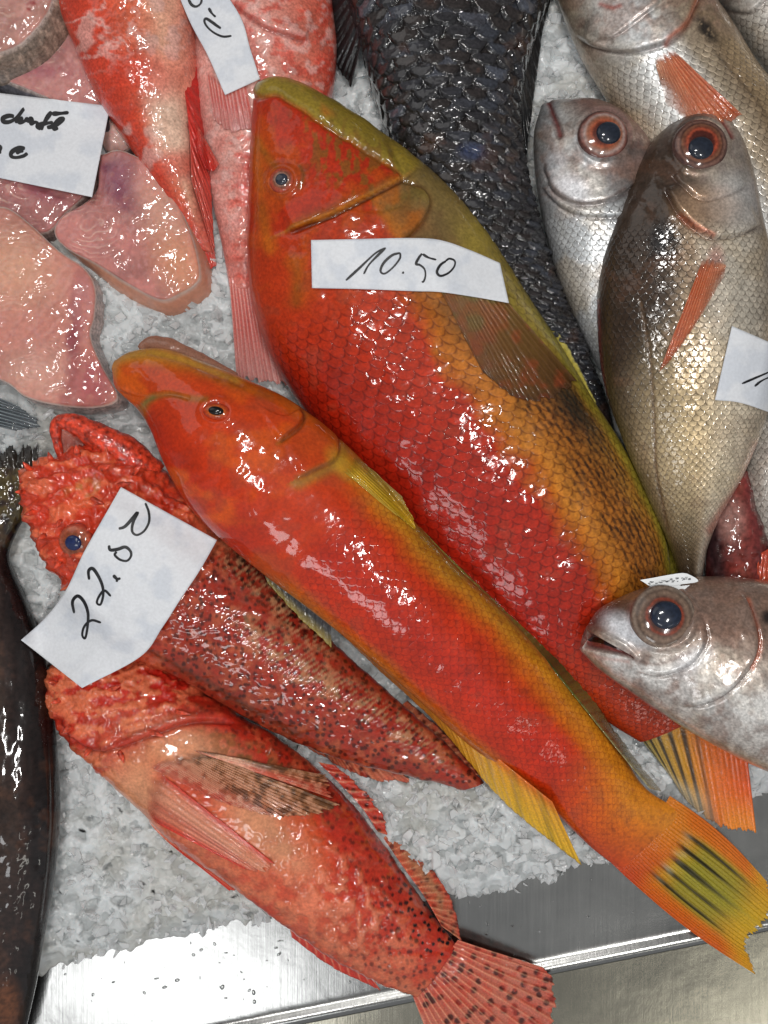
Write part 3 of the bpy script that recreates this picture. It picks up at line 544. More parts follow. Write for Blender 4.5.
# ================================================================== SLENDER WRASSE (front)
t = thing('wrasse', 'slender orange-red fish with pointed snout, its yellow-tipped tail over the steel lip', 'fish', group='red wrasses')
secs2 = [(117, 360, 112, 370), (134, 351, 117, 390), (166, 349, 138, 410), (205, 362, 152, 432), (245, 379, 167, 468), (290, 400, 188, 505), (330, 430, 222, 540), (368, 466, 266, 576), (410, 516, 316, 614), (455, 565, 365, 654),
         (505, 613, 415, 697), (548, 660, 468, 744), (585, 703, 520, 784), (618, 745, 560, 818), (645, 787, 592, 848), (683, 812, 626, 874)]
def p_w2(g):
    X, Y, T, V, S_, L = (g[k] for k in ('X', 'Y', 'T', 'V', 'S', 'L')); n1 = fbm(X/30, Y/30, 61); n2 = fbm(X/10, Y/10, 62)
    Vn = V+(n1-0.5)*0.08
    c = ramp(Vn, [(0, (150, 130, 50)), (0.04, (186, 130, 40)), (0.10, (206, 132, 34)), (0.18, (206, 84, 34)), (0.27, (206, 50, 32)), (0.6, (200, 38, 26)), (0.86, (206, 48, 26)), (0.94, (206, 92, 36)), (1, (200, 120, 40))])
    hd = ramp(Vn, [(0, (190, 120, 50)), (0.04, (196, 90, 42)), (0.12, (204, 62, 34)), (0.5, (206, 56, 30)), (1, (188, 36, 24))])
    c = mix(c, hd, sm(0.42, 0.30, T)); n3 = fbm(X/45, Y/30, 64)
    c = mix(c, (222, 84, 28), sm(0.45, 0.65, n3)*sm(0.40, 0.28, T)*0.7)
    c = mix(c, (190, 130, 44), sm(0.13, 0.02, T)*(sm(0.40, 0.1, V)*0.8+0.1)); c = mix(c, (184, 136, 50), line(X, Y, [(110, 372), (116, 360), (134, 354), (160, 354), (200, 364), (236, 378)], 7)*0.9)
    c = mix(c, (140, 100, 48), line(X, Y, [(140, 408), (150, 398), (168, 394), (188, 398), (206, 400)], 3.5)*0.7+line(X, Y, [(142, 420), (146, 404), (152, 398)], 4)*0.5)
    c = mix(c, (140, 90, 44), line(X, Y, [(200, 372), (240, 386), (270, 396)], 6)*0.4)
    ta = sm(0.80, 0.93, T); c = mix(c, ramp(V, [(0, (222, 120, 30)), (0.3, (226, 128, 30)), (0.6, (220, 96, 30)), (1, (206, 62, 28))]), ta)
    c = mix(c, (214, 134, 36), sm(0.40, 0.2, Vn)*sm(0.62, 0.85, T)*0.7)
    dg, sg, tg = seg(X, Y, [(300, 408), (304, 418), (296, 430), (278, 442)])
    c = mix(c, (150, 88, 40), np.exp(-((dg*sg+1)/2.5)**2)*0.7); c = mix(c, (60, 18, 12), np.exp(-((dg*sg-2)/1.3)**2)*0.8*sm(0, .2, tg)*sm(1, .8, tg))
    ob = seg(X, Y, [(308, 412), (330, 425), (339, 442), (336, 458), (318, 468), (298, 478)])
    inn = sm(2, -2, -ob[0]*ob[1])
    c = mix(c, (150, 120, 50), np.exp(-((ob[0]*ob[1]+5)/6)**2)*0.75*sm(0.2, 0.5, ob[2])); c = mix(c, (128, 84, 44), np.exp(-((ob[0]*ob[1])/1.6)**2)*0.6)
    c = mix(c, (202, 70, 40), blob(X, Y, 312, 440, 22, 20)*0.8)
    c = mix(c, (196, 150, 44), blob(X, Y, 345, 466, 20, 10, 40)*0.8)
    spk = sm(0.72, 0.80, vn(X/3, Y/3, 66)); c = mix(c, (120, 30, 20), spk*0.25*sm(0.3, 0.4, T))
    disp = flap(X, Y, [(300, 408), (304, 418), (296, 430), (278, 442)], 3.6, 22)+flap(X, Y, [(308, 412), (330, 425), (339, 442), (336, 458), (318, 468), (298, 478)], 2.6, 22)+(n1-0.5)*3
    disp = disp-1.4*line(X, Y, [(116, 392), (134, 398), (150, 398), (168, 394), (188, 398)], 2.2)-1.5*line(X, Y, [(150, 353), (180, 360), (215, 374), (240, 384)], 3)
    disp = disp+2.2*np.exp(-((np.hypot((X-217), (Y-412)*1.25)-15)/5)**2)
    return reds(c, (0.92, 1.1, 0.42))*np.array([0.92, 0.9, 0.8]), disp, sm(0.34, 0.42, T-(V-0.5)*0.02)*sm(1.0, 0.90, T)
body('body', secs2, [66, 70, 74, 78, 82, 84, 82, 78, 74, 70, 62, 54, 44, 36, 29, 22], [6, 16, 25, 34, 42, 47, 50, 50, 49, 46, 42, 38, 33, 25, 15, 1.5], p_w2, M_RED2, t, 1.35, key='w2', full=0.9)
eye(217, 412, 13, [(0, (150, 80, 30)), (0.42, (190, 120, 40)), (0.55, (214, 100, 36)), (0.8, (206, 70, 30)), (1, (200, 60, 28))], 7.0, 'w2', t, psq=0.58, sq=0.62, ang=-0.15, pcol=(10, 9, 9), hgt=0.42, lift=0.2)
def p_lip(g): pass
tube('lower_jaw', [(141, 350, 60), (150, 344, 61), (170, 347, 63), (200, 360, 66), (236, 377, 70)], [5, 7.5, 8, 7, 4], mat('jaw_skin', rough=0.35, film=0.2), t, (150, 104, 84), 14, 0.8)
def p_tail2(g):
    t_, l = g['t'], g['l']; c = ramp(t_, [(0, (224, 104, 28)), (0.14, (226, 112, 28)), (0.24, (214, 136, 34)), (0.5, (196, 168, 42)), (0.75, (214, 140, 36)), (0.88, (224, 104, 28)), (1, (222, 88, 28))])
    l = np.clip((l-0.12)/0.88, 0, 1); mid = sm(0.16, 0.24, t_)*sm(0.84, 0.76, t_); c = mix(c, (150, 148, 44), mid*sm(0.15, 0.35, l)*sm(1.0, 0.6, l)*0.8)
    q = (t_-0.18)/0.64*5+0.25*(l-0.4)*(t_-0.5); st = np.abs((q % 1)-0.5)*2; nn = vn(t_*40, l*3, 71)
    dk = sm(0.62, 0.15, st+0.35*(nn-0.5)+0.45*np.abs(l-0.25))*mid*sm(0.02, 0.12, l+0.2*np.abs(t_-0.5))*sm(0.98, 0.55, l); c = mix(c, (26, 24, 18), dk*0.95)
    c = mix(c, (206, 200, 170), np.clip(mid*blob(t_, l, 0.55, 0.14, 0.3, 0.08), 0, 1)*0.5*sm(0.45, 0.8, nn))
    c = mix(c, (220, 176, 30), sm(0.72, 0.95, l)*0.7); bodyc = ramp(t_, [(0, (222, 120, 30)), (0.3, (224, 128, 32)), (0.6, (220, 96, 30)), (1, (206, 62, 28))]); c = mix(c, bodyc, sm(0.22, 0.08, l+0.1*np.abs(t_-0.5))); return reds(c, (0.92, 1.1, 0.42))*np.array([0.92, 0.9, 0.8])*(0.9+0.14*g['rr'])[..., None], np.ones_like(l)
fin('tail_fin', [(670, 796), (654, 822), (634, 844), (606, 858)], [(770, 884), (776, 915), (752, 946), (759, 977)], 30, (27, 0), p_tail2, M_FIN, t, 1.2, 1.8, 0.045, belly=3, bow=7)
def p_yel(g):
    c = ramp(g['l'], [(0, (226, 110, 36)), (0.3, (238, 170, 44)), (1, (236, 186, 40))]); c = mix(c, (206, 110, 50), sm(0.75, 0.3, g['t'])*0.8); q = np.abs((g['t']*9+0.4*g['l']) % 1-0.5)*2
    c = mix(c, (130, 116, 34), sm(0.4, 0.1, q)*sm(0.5, 0.9, g['t'])*0.4); c = mix(c, (90, 60, 30), sm(0.10, 0.03, g['t'])*0.8); return c*(0.85+0.22*g['rr'])[..., None], np.ones_like(g['l'])
fin('anal_fin', [(318, 606), (372, 650), (430, 700), (490, 752), (552, 802)], [(322, 616), (378, 670), (438, 726), (506, 806), (582, 867)], 26, (72, 34), p_yel, M_FIN, t, 1.4, 1.1, 0.04)
def p_pel(g):
    c = ramp(g['l'], [(0, (60, 40, 34)), (0.6, (56, 56, 58)), (1, (150, 130, 60))]); return c*(0.8+0.3*g['rr'])[..., None], np.ones_like(g['l'])
fin('pelvic_fin', [(256, 552), (296, 584), (330, 612)], [(268, 584), (300, 620), (332, 650)], 10, (66, 62), p_pel, M_FIN, t, 1.3, 0.9, 0.06)
def p_pec2(g):
    c = ramp(g['t'], [(0, (196, 160, 60)), (0.4, (214, 170, 40)), (1, (150, 120, 60))]); return c*(0.82+0.28*g['rr'])[..., None], 0.97-0.2*g['l']
fin('pectoral_fin', [(342, 470), (350, 463), (356, 456)], [(398, 516), (418, 530), (404, 498)], 9, (100,), p_pec2, M_FIN, t, 1.2, 1.2, 0.04, drape=['w2'], lift=2)
def p_dor2(g):
    c = ramp(g['t'], [(0, (150, 136, 60)), (0.5, (120, 110, 44)), (0.62, (60, 64, 28)), (0.72, (110, 106, 44)), (1, (170, 160, 120))]); c = mix(c, (60, 56, 30), sm(0.4, 0.1, g['rr'])*0.4)
    return c, 1-0.45*sm(0.7, 0.85, g['t'])*sm(0.1, 0.6, g['l'])
fin('dorsal_fin', [(372, 474), (424, 532), (480, 590), (535, 648), (578, 700), (620, 752), (650, 788)], [(380, 470), (434, 526), (494, 582), (556, 636), (590, 690), (622, 738), (664, 792)], 40, (66, 34), p_dor2, M_FIN, t, 1.4, 0.9, 0.15)

# ================================================================== SCORPIONFISH
def p_sco(seed, belly, spots, extra):
    def f(g):
        X, Y, T, V = (g[k] for k in ('X', 'Y', 'T', 'V')); n1 = fbm(X/26, Y/26, seed); n2 = fbm(X/8, Y/8, seed+1); n3 = fbm(X/14, Y/7, seed+2, 3)
        c = ramp(np.clip(V+(n1-0.5)*0.3, 0, 1), [(0, (176, 50, 36)), (0.35, (196, 58, 38)), (0.6, (206, 84, 58)), (0.85, (216, 120, 90)), (1, (200, 70, 48))] if belly else [(0, (150, 56, 44)), (0.4, (172, 60, 44)), (0.7, (160, 56, 40)), (1, (150, 66, 48))])
        c = mix(c, (226, 120, 84), sm(0.50, 0.72, n2)*0.35); c = mix(c, (190, 40, 26), sm(0.5, 0.34, n2)*0.35)
        f1, f2, rid, dx, dy = cell(X/6.5, Y/6.5, seed+5); spt = sm(0.40, 0.24, f1*(0.7+0.6*rid))*(rid > 0.3); c = mix(c, (60, 20, 18), spt*spots(g, n1)*0.85)
        disp = (n3-0.5)*3.0+(n2-0.5)*0.9
        r = extra(g, c, disp, n1, n2, n3); return (r[0]*(np.array([0.98, 0.90, 0.74]) if belly else (0.84+0.22*sm(0.42, 0.30, g['T']))[..., None]*np.array([1.0, 0.92, 0.72])),)+tuple(r[1:])
    return f
t = thing('scorpionfish', 'spotted red rockfish with gaping mouth and blue eye beside the 22.80 label', 'fish', group='red rockfish')
s1 = [(22, 474, 20, 492), (45, 460, 27, 516), (80, 447, 42, 548), (112, 442, 60, 580), (150, 462, 92, 622), (190, 495, 122, 652), (235, 540, 168, 672), (290, 598, 228, 706), (340, 648, 288, 738), (400, 702, 350, 762), (448, 745, 410, 776), (484, 782, 462, 790)]
def ex1(g, c, d, n1, n2, n3):
    X, Y, T, V = (g[k] for k in ('X', 'Y', 'T', 'V')); hd = sm(0.42, 0.30, T)
    c = mix(c, (206, 62, 40), hd*0.7); c = mix(c, (230, 116, 84), hd*sm(0.5, 0.62, n3)*0.7); c = mix(c, (168, 120, 70), hd*blob(X, Y, 84, 490, 18, 8, -20)*0.7*sm(0.4, 0.6, n2))
    st = np.sin((X*0.55+Y*0.83+8*n1)*1.25); pale = blob(X, Y, 285, 655, 60, 16, 38)+blob(X, Y, 380, 715, 70, 13, 36)+blob(X, Y, 255, 568, 50, 20, 45)+blob(X, Y, 300, 620, 40, 14, 45)
    c = mix(c, (206, 166, 136), np.clip(pale, 0, 1)*sm(0.42, 0.62, n2+0.12*st)*0.6)
    f1, f2, rid, dx, dy = cell(X/8+Y/30, Y/8, 77); c = mix(c, (40, 22, 22), np.clip(blob(X, Y, 245, 560, 60, 24, 45)+blob(X, Y, 300, 610, 60, 16, 45), 0, 1)*sm(0.34, 0.22, f1)*(rid > .3)*0.9)
    c = mix(c, (222, 110, 80), blob(X, Y, 214, 535, 24, 14, 40)*0.6)
    gv = line(X, Y, [(150, 652), (200, 678), (250, 708), (300, 736)], 3); c = mix(c, (70, 40, 26), gv*0.6)
    rg_ = 1-np.abs(2*fbm(X/16, Y/16, 140)-1)*4; d = d*(1+1.2*hd)+hd*(3.5*np.clip(rg_, -0.6, 1)+4*(fbm(X/20, Y/20, 141)-0.5)); d = d+3*np.exp(-((np.hypot(X-78, Y-541)-15)/4)**2)-4*line(X, Y, [(30, 478), (60, 470), (90, 462), (118, 458)], 4)+3*line(X, Y, [(34, 486), (64, 479), (92, 472), (122, 468), (150, 488)], 4)
    d = d+1.0*st*np.clip(pale, 0, 1); d = d+4*blob(X, Y, 60, 512, 14, 9, 30)+4*blob(X, Y, 44, 530, 8, 8)
    return c, d, np.zeros_like(c[..., 0])
body('body', s1, [44, 44, 44, 42, 42, 40, 38, 34, 30, 26, 20], [8, 26, 38, 44, 48, 48, 44, 40, 34, 24, 15, 7], p_sco(101, False, lambda g, n: sm(0.3, 0.4, g['T'])*0.95, ex1), M_SCO, t, 1.4, key='s1', rim=0.9)
eye(77, 541, 17, [(0, (120, 60, 40)), (0.5, (150, 80, 50)), (0.62, (176, 84, 56)), (0.8, (206, 110, 80)), (1, (196, 60, 42))], 8.0, 's1', t, pcol=(30, 42, 84), hgt=0.5, lift=0.5)
# gaping lower jaw: a thick bent lip and the membrane inside it
jm = mat('red_jaw', rough=0.35, film=0.7, fscale=260, grain=0.45, gscale=300)
tube('lower_jaw', [(64, 466, 50), (57, 442, 56), (57, 424, 58), (72, 423, 60), (96, 436, 60), (124, 452, 56), (156, 476, 46)], [3, 4.5, 6, 9, 13, 17, 14], jm, t, (206, 66, 42), 14, 0.8)
def p_mem(g): return ramp(g['l'], [(0, (200, 120, 100)), (0.5, (150, 84, 74)), (1, (206, 140, 116))])*(0.9+0.1*g['rr'])[..., None], np.ones_like(g['l'])
fin('mouth_lining', [(58, 424), (76, 428), (106, 442)], [(66, 466), (84, 458), (118, 452)], 5, (58, 48), p_mem, M_FIN, t, 1.5, 0.5, 0, belly=-6)
def p_sfin(dark=0.8, base=((0, (206, 120, 84)), (0.5, (196, 100, 70)), (1, (206, 110, 80))), seed=0, al=0.95, sp=7.0):
    def f(g):
        c = ramp(g['l'], base); f1, f2, rid, dx, dy = cell(g['X']/sp, g['Y']/sp, 200+seed); c = mix(c, (72, 26, 22), sm(0.42, 0.24, f1)*(rid > 0.3)*dark)
        n = vn(g['X']/5, g['Y']/5, 9+seed); c = mix(c, (216, 60, 40), sm(0.5, 0.8, n)*0.4); c = mix(c, (226, 170, 130), sm(0.6, 1, g['rr'])*0.45); return c*(0.82+0.25*g['rr'])[..., None], al+0*g['l']
    return f
fin('anal_fin', [(262, 712), (310, 734), (350, 752), (388, 764)], [(278, 728), (322, 758), (370, 782), (418, 785)], 12, (26, 12), p_sfin(0.9, seed=3), M_FIN, t, 1.3, 1.4, 0.12)
fin('dorsal_fin', [(400, 706), (440, 742), (474, 774)], [(408, 700), (450, 736), (492, 778)], 10, (24, 14), p_sfin(0.8, seed=4), M_FIN, t, 1.4, 1.2, 0.1)

def spines(lst, key, parent, col):
    for x, y, dx, dy, r in lst:
        z = hz(x, y, [key]); tube('spine', [(x, y, z-2), (x+dx*0.55, y+dy*0.55, z+3), (x+dx, y+dy, z+4)], [r, r*0.7, 0.4], jm, parent, col, 8, 0.8)
spines([(30, 470, -7, -8, 3.5), (52, 462, -4, -10, 3.5), (78, 456, -2, -11, 4), (34, 512, -10, 3, 3.5), (46, 534, -9, 6, 3), (62, 560, -8, 9, 3.5), (100, 470, 12, -6, 4), (118, 486, 13, -3, 4), (92, 500, 12, 4, 3.5), (24, 492, -9, 0, 3), (60, 520, -3, 8, 3), (132, 474, 10, -9, 3.5)], 's1', t, (206, 70, 44))

t = thing('scorpionfish', 'orange-red rockfish with pale belly and fanned spotted tail across the steel tray', 'fish', group='red rockfish')
s2 = [(66, 652, 50, 668), (104, 646, 48, 692), (145, 655, 60, 728), (185, 678, 92, 764), (228, 708, 135, 802), (272, 734, 176, 842), (312, 764, 222, 876), (347, 798, 264, 908), (378, 836, 302, 936), (407, 878, 342, 962), (434, 916, 380, 982), (456, 944, 416, 996)]
def ex2(g, c, d, n1, n2, n3):
    X, Y, T, V = (g[k] for k in ('X', 'Y', 'T', 'V')); hd = sm(0.30, 0.20, T)
    pale = blob(X, Y, 175, 745, 66, 26, 20)+blob(X, Y, 130, 780, 45, 22, 50)+blob(X, Y, 270, 830, 60, 26, 45)
    c = mix(c, (222, 160, 128), np.clip(pale, 0, 1)*0.85); c = mix(c, (216, 84, 34), np.clip(blob(X, Y, 300, 825, 50, 16, 55), 0, 1)*0.6)
    c = mix(c, (226, 130, 104), blob(X, Y, 340, 905, 90, 34, 45)*sm(0.42, 0.62, n2)*0.85)
    f1, f2, rid, dx, dy = cell(X/11, Y/9, 99); ck = hd*sm(0.45, 0.55, n3); c = mix(c, (228, 124, 92), ck*0.8); c = mix(c, (190, 34, 26), hd*sm(0.55, 0.42, n3)*0.7)
    c = mix(c, (196, 46, 34), line(X, Y, [(58, 716), (84, 742), (108, 748), (150, 734), (190, 722), (230, 722)], 6)*0.8)
    c = mix(c, (110, 30, 22), line(X, Y, [(62, 722), (88, 745), (112, 744), (150, 728), (185, 716), (220, 714)], 2)*0.5)
    c = mix(c, (206, 60, 40), line(X, Y, [(255, 910), (300, 945), (345, 972), (390, 992)], 8)*0.7)
    olive = blob(X, Y, 270, 775, 70, 16, 35); c = mix(c, (122, 84, 44), olive*sm(0.45, 0.6, n2)*0.8)
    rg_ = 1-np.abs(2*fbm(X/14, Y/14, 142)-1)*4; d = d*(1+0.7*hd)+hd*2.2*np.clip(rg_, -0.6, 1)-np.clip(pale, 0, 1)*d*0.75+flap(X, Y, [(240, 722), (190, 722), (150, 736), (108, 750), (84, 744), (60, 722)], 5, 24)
    wart = sm(0.48, 0.62, n2)*blob(X, Y, 340, 900, 90, 40, 45); d = d+wart*2.4
    d = d-2.0*line(X, Y, [(168, 690), (230, 700), (280, 726)], 3)
    return c, d, np.zeros_like(c[..., 0])
body('body', s2, [22, 24, 26, 28, 28, 27, 26, 22, 18, 12, 6], [9, 26, 38, 44, 48, 48, 46, 42, 38, 32, 22, 13], p_sco(131, True, lambda g, n: (0.2+0.65*sm(0.75, 0.9, g['T'])+0.5*sm(0.5, 0.2, g['V'])), ex2), M_SCO, t, 1.4, key='s2', rim=0.8)
spines([(60, 700, -9, 3, 3.5), (70, 728, -9, 6, 3.5), (90, 748, -6, 10, 3.5), (120, 752, 4, 11, 3.5), (150, 732, 14, 4, 3), (176, 712, 15, 2, 3), (110, 690, 10, -4, 3), (56, 684, -8, -2, 3)], 's2', t, (206, 76, 50))
def p_pec3(g):
    c = ramp(g['t'], [(0, (150, 100, 60)), (0.4, (170, 96, 60)), (0.7, (196, 84, 60)), (1, (206, 90, 66))]); n = fbm(g['X']/6, g['Y']/6, 300); c = mix(c, (64, 40, 24), sm(0.52, 0.62, n)*sm(0.8, 0.3, g['t'])*0.7)
    c = mix(c, (228, 168, 136), sm(0.52, 0.4, n)*0.5); c = mix(c, (232, 190, 160), sm(0.7, 1, g['rr'])*sm(0.9, 0.1, g['l'])*0.6); return c*(0.78+0.3*g['rr'])[..., None], np.ones_like(g['l'])
fin('pectoral_fin', [(196, 750), (172, 757), (150, 767)], [(344, 806), (318, 816), (280, 818), (232, 806), (196, 790)], 24, (70,), p_pec3, M_FIN, t, 1.2, 2.2, 0.04, drape=['s2'], lift=2.5)
fin('pectoral_fin', [(205, 752), (192, 750)], [(330, 776), (338, 800)], 12, (70,), p_pec3, M_FIN, t, 1.2, 2.2, 0.06, drape=['s2'], lift=4)
def p_pelv(g):
    c = ramp(g['t'], [(0, (206, 60, 44)), (0.16, (212, 124, 92)), (0.4, (216, 140, 108)), (0.6, (196, 100, 74)), (0.75, (212, 120, 90)), (0.9, (206, 76, 54)), (1, (210, 50, 36))]); return c*(0.82+0.25*g['rr'])[..., None], np.ones_like(g['l'])
fin('pelvic_fin', [(154, 768), (146, 796), (150, 820)], [(277, 866), (268, 874), (250, 872)], 8, (60,), p_pelv, M_FIN, t, 1.2, 1.2, 0.05, drape=['s2'], lift=1.8)
fin('pelvic_fin', [(140, 796), (152, 826), (176, 848)], [(272, 876), (262, 892), (232, 893)], 9, (40, 16), p_pelv, M_FIN, t, 1.2, 1.8, 0.05, belly=8)
fin('spiny_dorsal_fin', [(318, 762), (340, 784), (362, 808), (378, 832)], [(338, 766), (362, 786), (384, 812), (390, 836)], 7, (30, 26), p_sfin(0.9, ((0, (190, 56, 40)), (1, (196, 66, 46))), 11), M_FIN, t, 1.2, 1.6, 0.2)
fin('dorsal_fin', [(384, 838), (404, 868), (424, 896), (442, 926)], [(390, 830), (426, 860), (452, 898), (463, 942)], 14, (22, 10), p_sfin(0.75, ((0, (206, 84, 56)), (0.6, (180, 120, 84)), (1, (206, 70, 50))), 12), M_FIN, t, 1.2, 1.5, 0.06)
fin('anal_fin', [(290, 930), (330, 956), (372, 978)], [(292, 938), (332, 968), (382, 992)], 10, (6, 2), p_sfin(0.1, ((0, (206, 60, 44)), (1, (200, 50, 36))), 13), M_FIN, t, 1.2, 1.2, 0.1)
fin('tail_fin', [(458, 940), (440, 962), (412, 994)], [(545, 968), (556, 984), (552, 1030), (500, 1066), (438, 1062)], 17, (12, 4), p_sfin(0.95, ((0, (206, 90, 70)), (0.6, (200, 110, 88)), (1, (196, 96, 76))), 14, sp=10), M_FIN, t, 1.2, 1.5, 0.04, belly=4)

# ================================================================== BIG DARK SCALY FISH
t = thing('dark_fish', 'charcoal fish with coarse glossy scales, behind the biggest red fish', 'fish')
sd = [(572, -60, 330, -60), (548, 0, 346, 0), (530, 55, 362, 55), (520, 108, 378, 108), (523, 160, 398, 160), (534, 210, 424, 208), (548, 260, 455, 255), (567, 312, 492, 304), (588, 358, 532, 352), (606, 402, 574, 402), (614, 430, 598, 432)]
def p_dk(g):
    X, Y, T, V, U, L = (g[k] for k in ('X', 'Y', 'T', 'V', 'U', 'L')); n1 = fbm(X/30, Y/30, 401); n2 = fbm(X/5, Y/5, 402)
    a = U/15.5+0.6*fbm(X/60, Y/60, 403)+0.12*n2; b = L/29+0.5*fbm(X/60, Y/60, 404)+0.06*n2
    row = np.floor(a); fx = a-row; ya = b+0.5*(row % 2); fa = ya-np.floor(ya)-0.5; dd = np.sqrt(fx**2+4*fa**2); ina = dd < 1
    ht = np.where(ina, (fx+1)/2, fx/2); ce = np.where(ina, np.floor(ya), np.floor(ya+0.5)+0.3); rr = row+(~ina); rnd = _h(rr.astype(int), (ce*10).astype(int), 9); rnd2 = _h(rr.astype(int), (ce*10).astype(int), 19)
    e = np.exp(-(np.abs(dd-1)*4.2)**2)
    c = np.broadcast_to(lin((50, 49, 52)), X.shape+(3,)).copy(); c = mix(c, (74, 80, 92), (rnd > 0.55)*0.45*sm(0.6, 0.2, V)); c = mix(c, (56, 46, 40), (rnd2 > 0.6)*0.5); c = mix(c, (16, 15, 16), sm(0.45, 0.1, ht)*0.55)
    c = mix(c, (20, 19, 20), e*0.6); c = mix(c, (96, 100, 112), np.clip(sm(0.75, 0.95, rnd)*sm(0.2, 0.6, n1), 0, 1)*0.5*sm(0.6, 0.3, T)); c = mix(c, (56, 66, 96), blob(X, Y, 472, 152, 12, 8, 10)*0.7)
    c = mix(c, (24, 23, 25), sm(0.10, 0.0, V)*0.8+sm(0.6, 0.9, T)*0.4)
    disp = 7.5*(ht-0.4)+1.4*(rnd-0.5)+(rnd2-0.5)*fa*7+(rnd-0.5)*(fx-0.5)*3-0.8*e+(n2-0.5)*0.5+3*n1
    return c, disp*sm(1.05, 0.75, T), np.zeros_like(X)
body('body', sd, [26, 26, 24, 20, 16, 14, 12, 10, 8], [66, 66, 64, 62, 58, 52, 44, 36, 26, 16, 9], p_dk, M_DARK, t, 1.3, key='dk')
def p_bfin(g): c = ramp(g['l'], [(0, (36, 36, 38)), (1, (22, 22, 24))]); return c*(0.7+0.5*g['rr'])[..., None], np.ones_like(g['l'])
fin('dorsal_fin', [(548, -40), (538, 10), (524, 60), (520, 110)], [(566, -40), (546, 20), (537, 80), (526, 166)], 12, (34, 22), p_bfin, M_FIN, t, 1.3, 1.0, 0.06)
fin('pelvic_fin', [(340, -30), (350, 0), (362, 40)], [(316, -20), (332, 60), (350, 92)], 8, (38, 16), p_bfin, M_FIN, t, 1.3, 2.0, 0.08)

# ================================================================== SILVER BREAMS
def p_bream(seed, gmap, extra, back=(112, 96, 84), side=(176, 170, 160), bel=(206, 200, 192), warm=(200, 176, 140), scl0=0.24, met=0.85):
    def f(g):
        X, Y, T, V = (g[k] for k in ('X', 'Y', 'T', 'V')); n1 = fbm(X/30, Y/30, seed); n2 = fbm(X/9, Y/9, seed+1)
        c = ramp(V+(n1-0.5)*0.08, [(0, back), (0.30, back), (0.45, side), (0.60, bel), (0.75, bel), (1, side)]); c = mix(c, warm, sm(0.5, 0.72, n1)*0.3*sm(0.3, 0.5, V))
        hd_ = sm(scl0+0.05, scl0-0.05, T); vein = np.exp(-((fbm(X/13, Y/13, seed+8, 3)-0.5)/0.02)**2); c = mix(c, (110, 74, 64), vein*hd_*0.35); n4 = fbm(X/3.2, Y/3.2, seed+4, 3); n5 = fbm(X/16, Y/16, seed+6); c = mix(c, (128, 108, 98), (sm(0.45, 0.7, n2)*0.4+0.15)*hd_); c = mix(c, (150, 116, 100), sm(0.5, 0.65, n5)*0.45*hd_); c = c*(1+(0.55*(n4-0.5))*(0.35+0.65*hd_))[..., None]; disp = (n1-0.5)*3+(n2-0.5)*0.5
        ex = met*sm(0.15, 0.45, V)*np.ones_like(X)*0.9+0.1
        scl = sm(scl0, scl0+0.05, T); r = extra(g, c, disp, scl, n1, n2); c, disp, scl = r[:3]; ex = ex*(r[3] if len(r) > 3 else 1)
        return c, disp, scl, ex
    return f
IRIS = [(0, (40, 26, 24)), (0.44, (96, 40, 30)), (0.52, (186, 84, 56)), (0.60, (128, 66, 48)), (0.70, (140, 92, 68)), (0.76, (84, 50, 42)), (0.84, (140, 102, 88)), (0.92, (90, 60, 54)), (1, (110, 84, 78))]
def p_orange(g, w=0.0):
    c = ramp(g['t'], [(0, (190, 84, 44)), (0.4, (200, 100, 58)), (1, (200, 146, 118))]); c = mix(c, (214, 160, 124), sm(0.3, 1.0, g['rr'])*0.5); c = mix(c, (176, 90, 60), sm(0.3, 0.7, fbm(g['X']/9, g['Y']/9, 44))*0.4); return c*(0.85+0.22*g['rr'])[..., None], np.clip(0.97-0.1*g['l']-0.75*sm(0.35, 1, g['t'])*sm(0.1, 0.6, g['l'])-0.4*sm(0.85, 1, g['l']), 0, 1)

# bream beside the dark fish
t = thing('silver_bream', 'silver fish with red-ringed eye, between the charcoal fish and the bronze-backed bream', 'fish', group='silver breams')
sk = [(556, 101, 541, 106), (602, 104, 534, 132), (640, 130, 534, 165), (662, 175, 538, 198), (672, 235, 546, 238), (676, 295, 558, 282), (670, 350, 577, 326), (655, 410, 598, 368)]
def exk(g, c, d, s, n1, n2):
    X, Y, T, V = (g[k] for k in ('X', 'Y', 'T', 'V'))
    c = mix(c, (150, 112, 104), blob(X, Y, 608, 118, 40, 16, 25)*0.6); mo = line(X, Y, [(549, 103), (553, 114), (557, 124), (560, 135)], 3.2)
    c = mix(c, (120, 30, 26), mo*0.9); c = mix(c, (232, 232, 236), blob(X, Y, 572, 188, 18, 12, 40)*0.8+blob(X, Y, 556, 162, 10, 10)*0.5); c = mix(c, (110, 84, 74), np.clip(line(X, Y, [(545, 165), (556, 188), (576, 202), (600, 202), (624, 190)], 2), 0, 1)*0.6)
    c = mix(c, (150, 120, 110), line(X, Y, [(590, 168), (612, 172), (640, 160)], 5)*0.5)
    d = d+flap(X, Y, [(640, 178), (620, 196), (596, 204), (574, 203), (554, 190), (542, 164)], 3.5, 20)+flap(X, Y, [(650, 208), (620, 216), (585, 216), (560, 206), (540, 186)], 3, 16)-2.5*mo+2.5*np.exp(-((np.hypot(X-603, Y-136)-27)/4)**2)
    return c, d, s
body('body', sk, [28, 30, 32, 32, 30, 26, 22, 16], [8, 26, 38, 44, 44, 38, 30, 18], p_bream(501, None, exk, back=(96, 84, 80), side=(150, 150, 150), bel=(210, 213, 215), scl0=0.40), M_SIL, t, 1.5, key='bk')
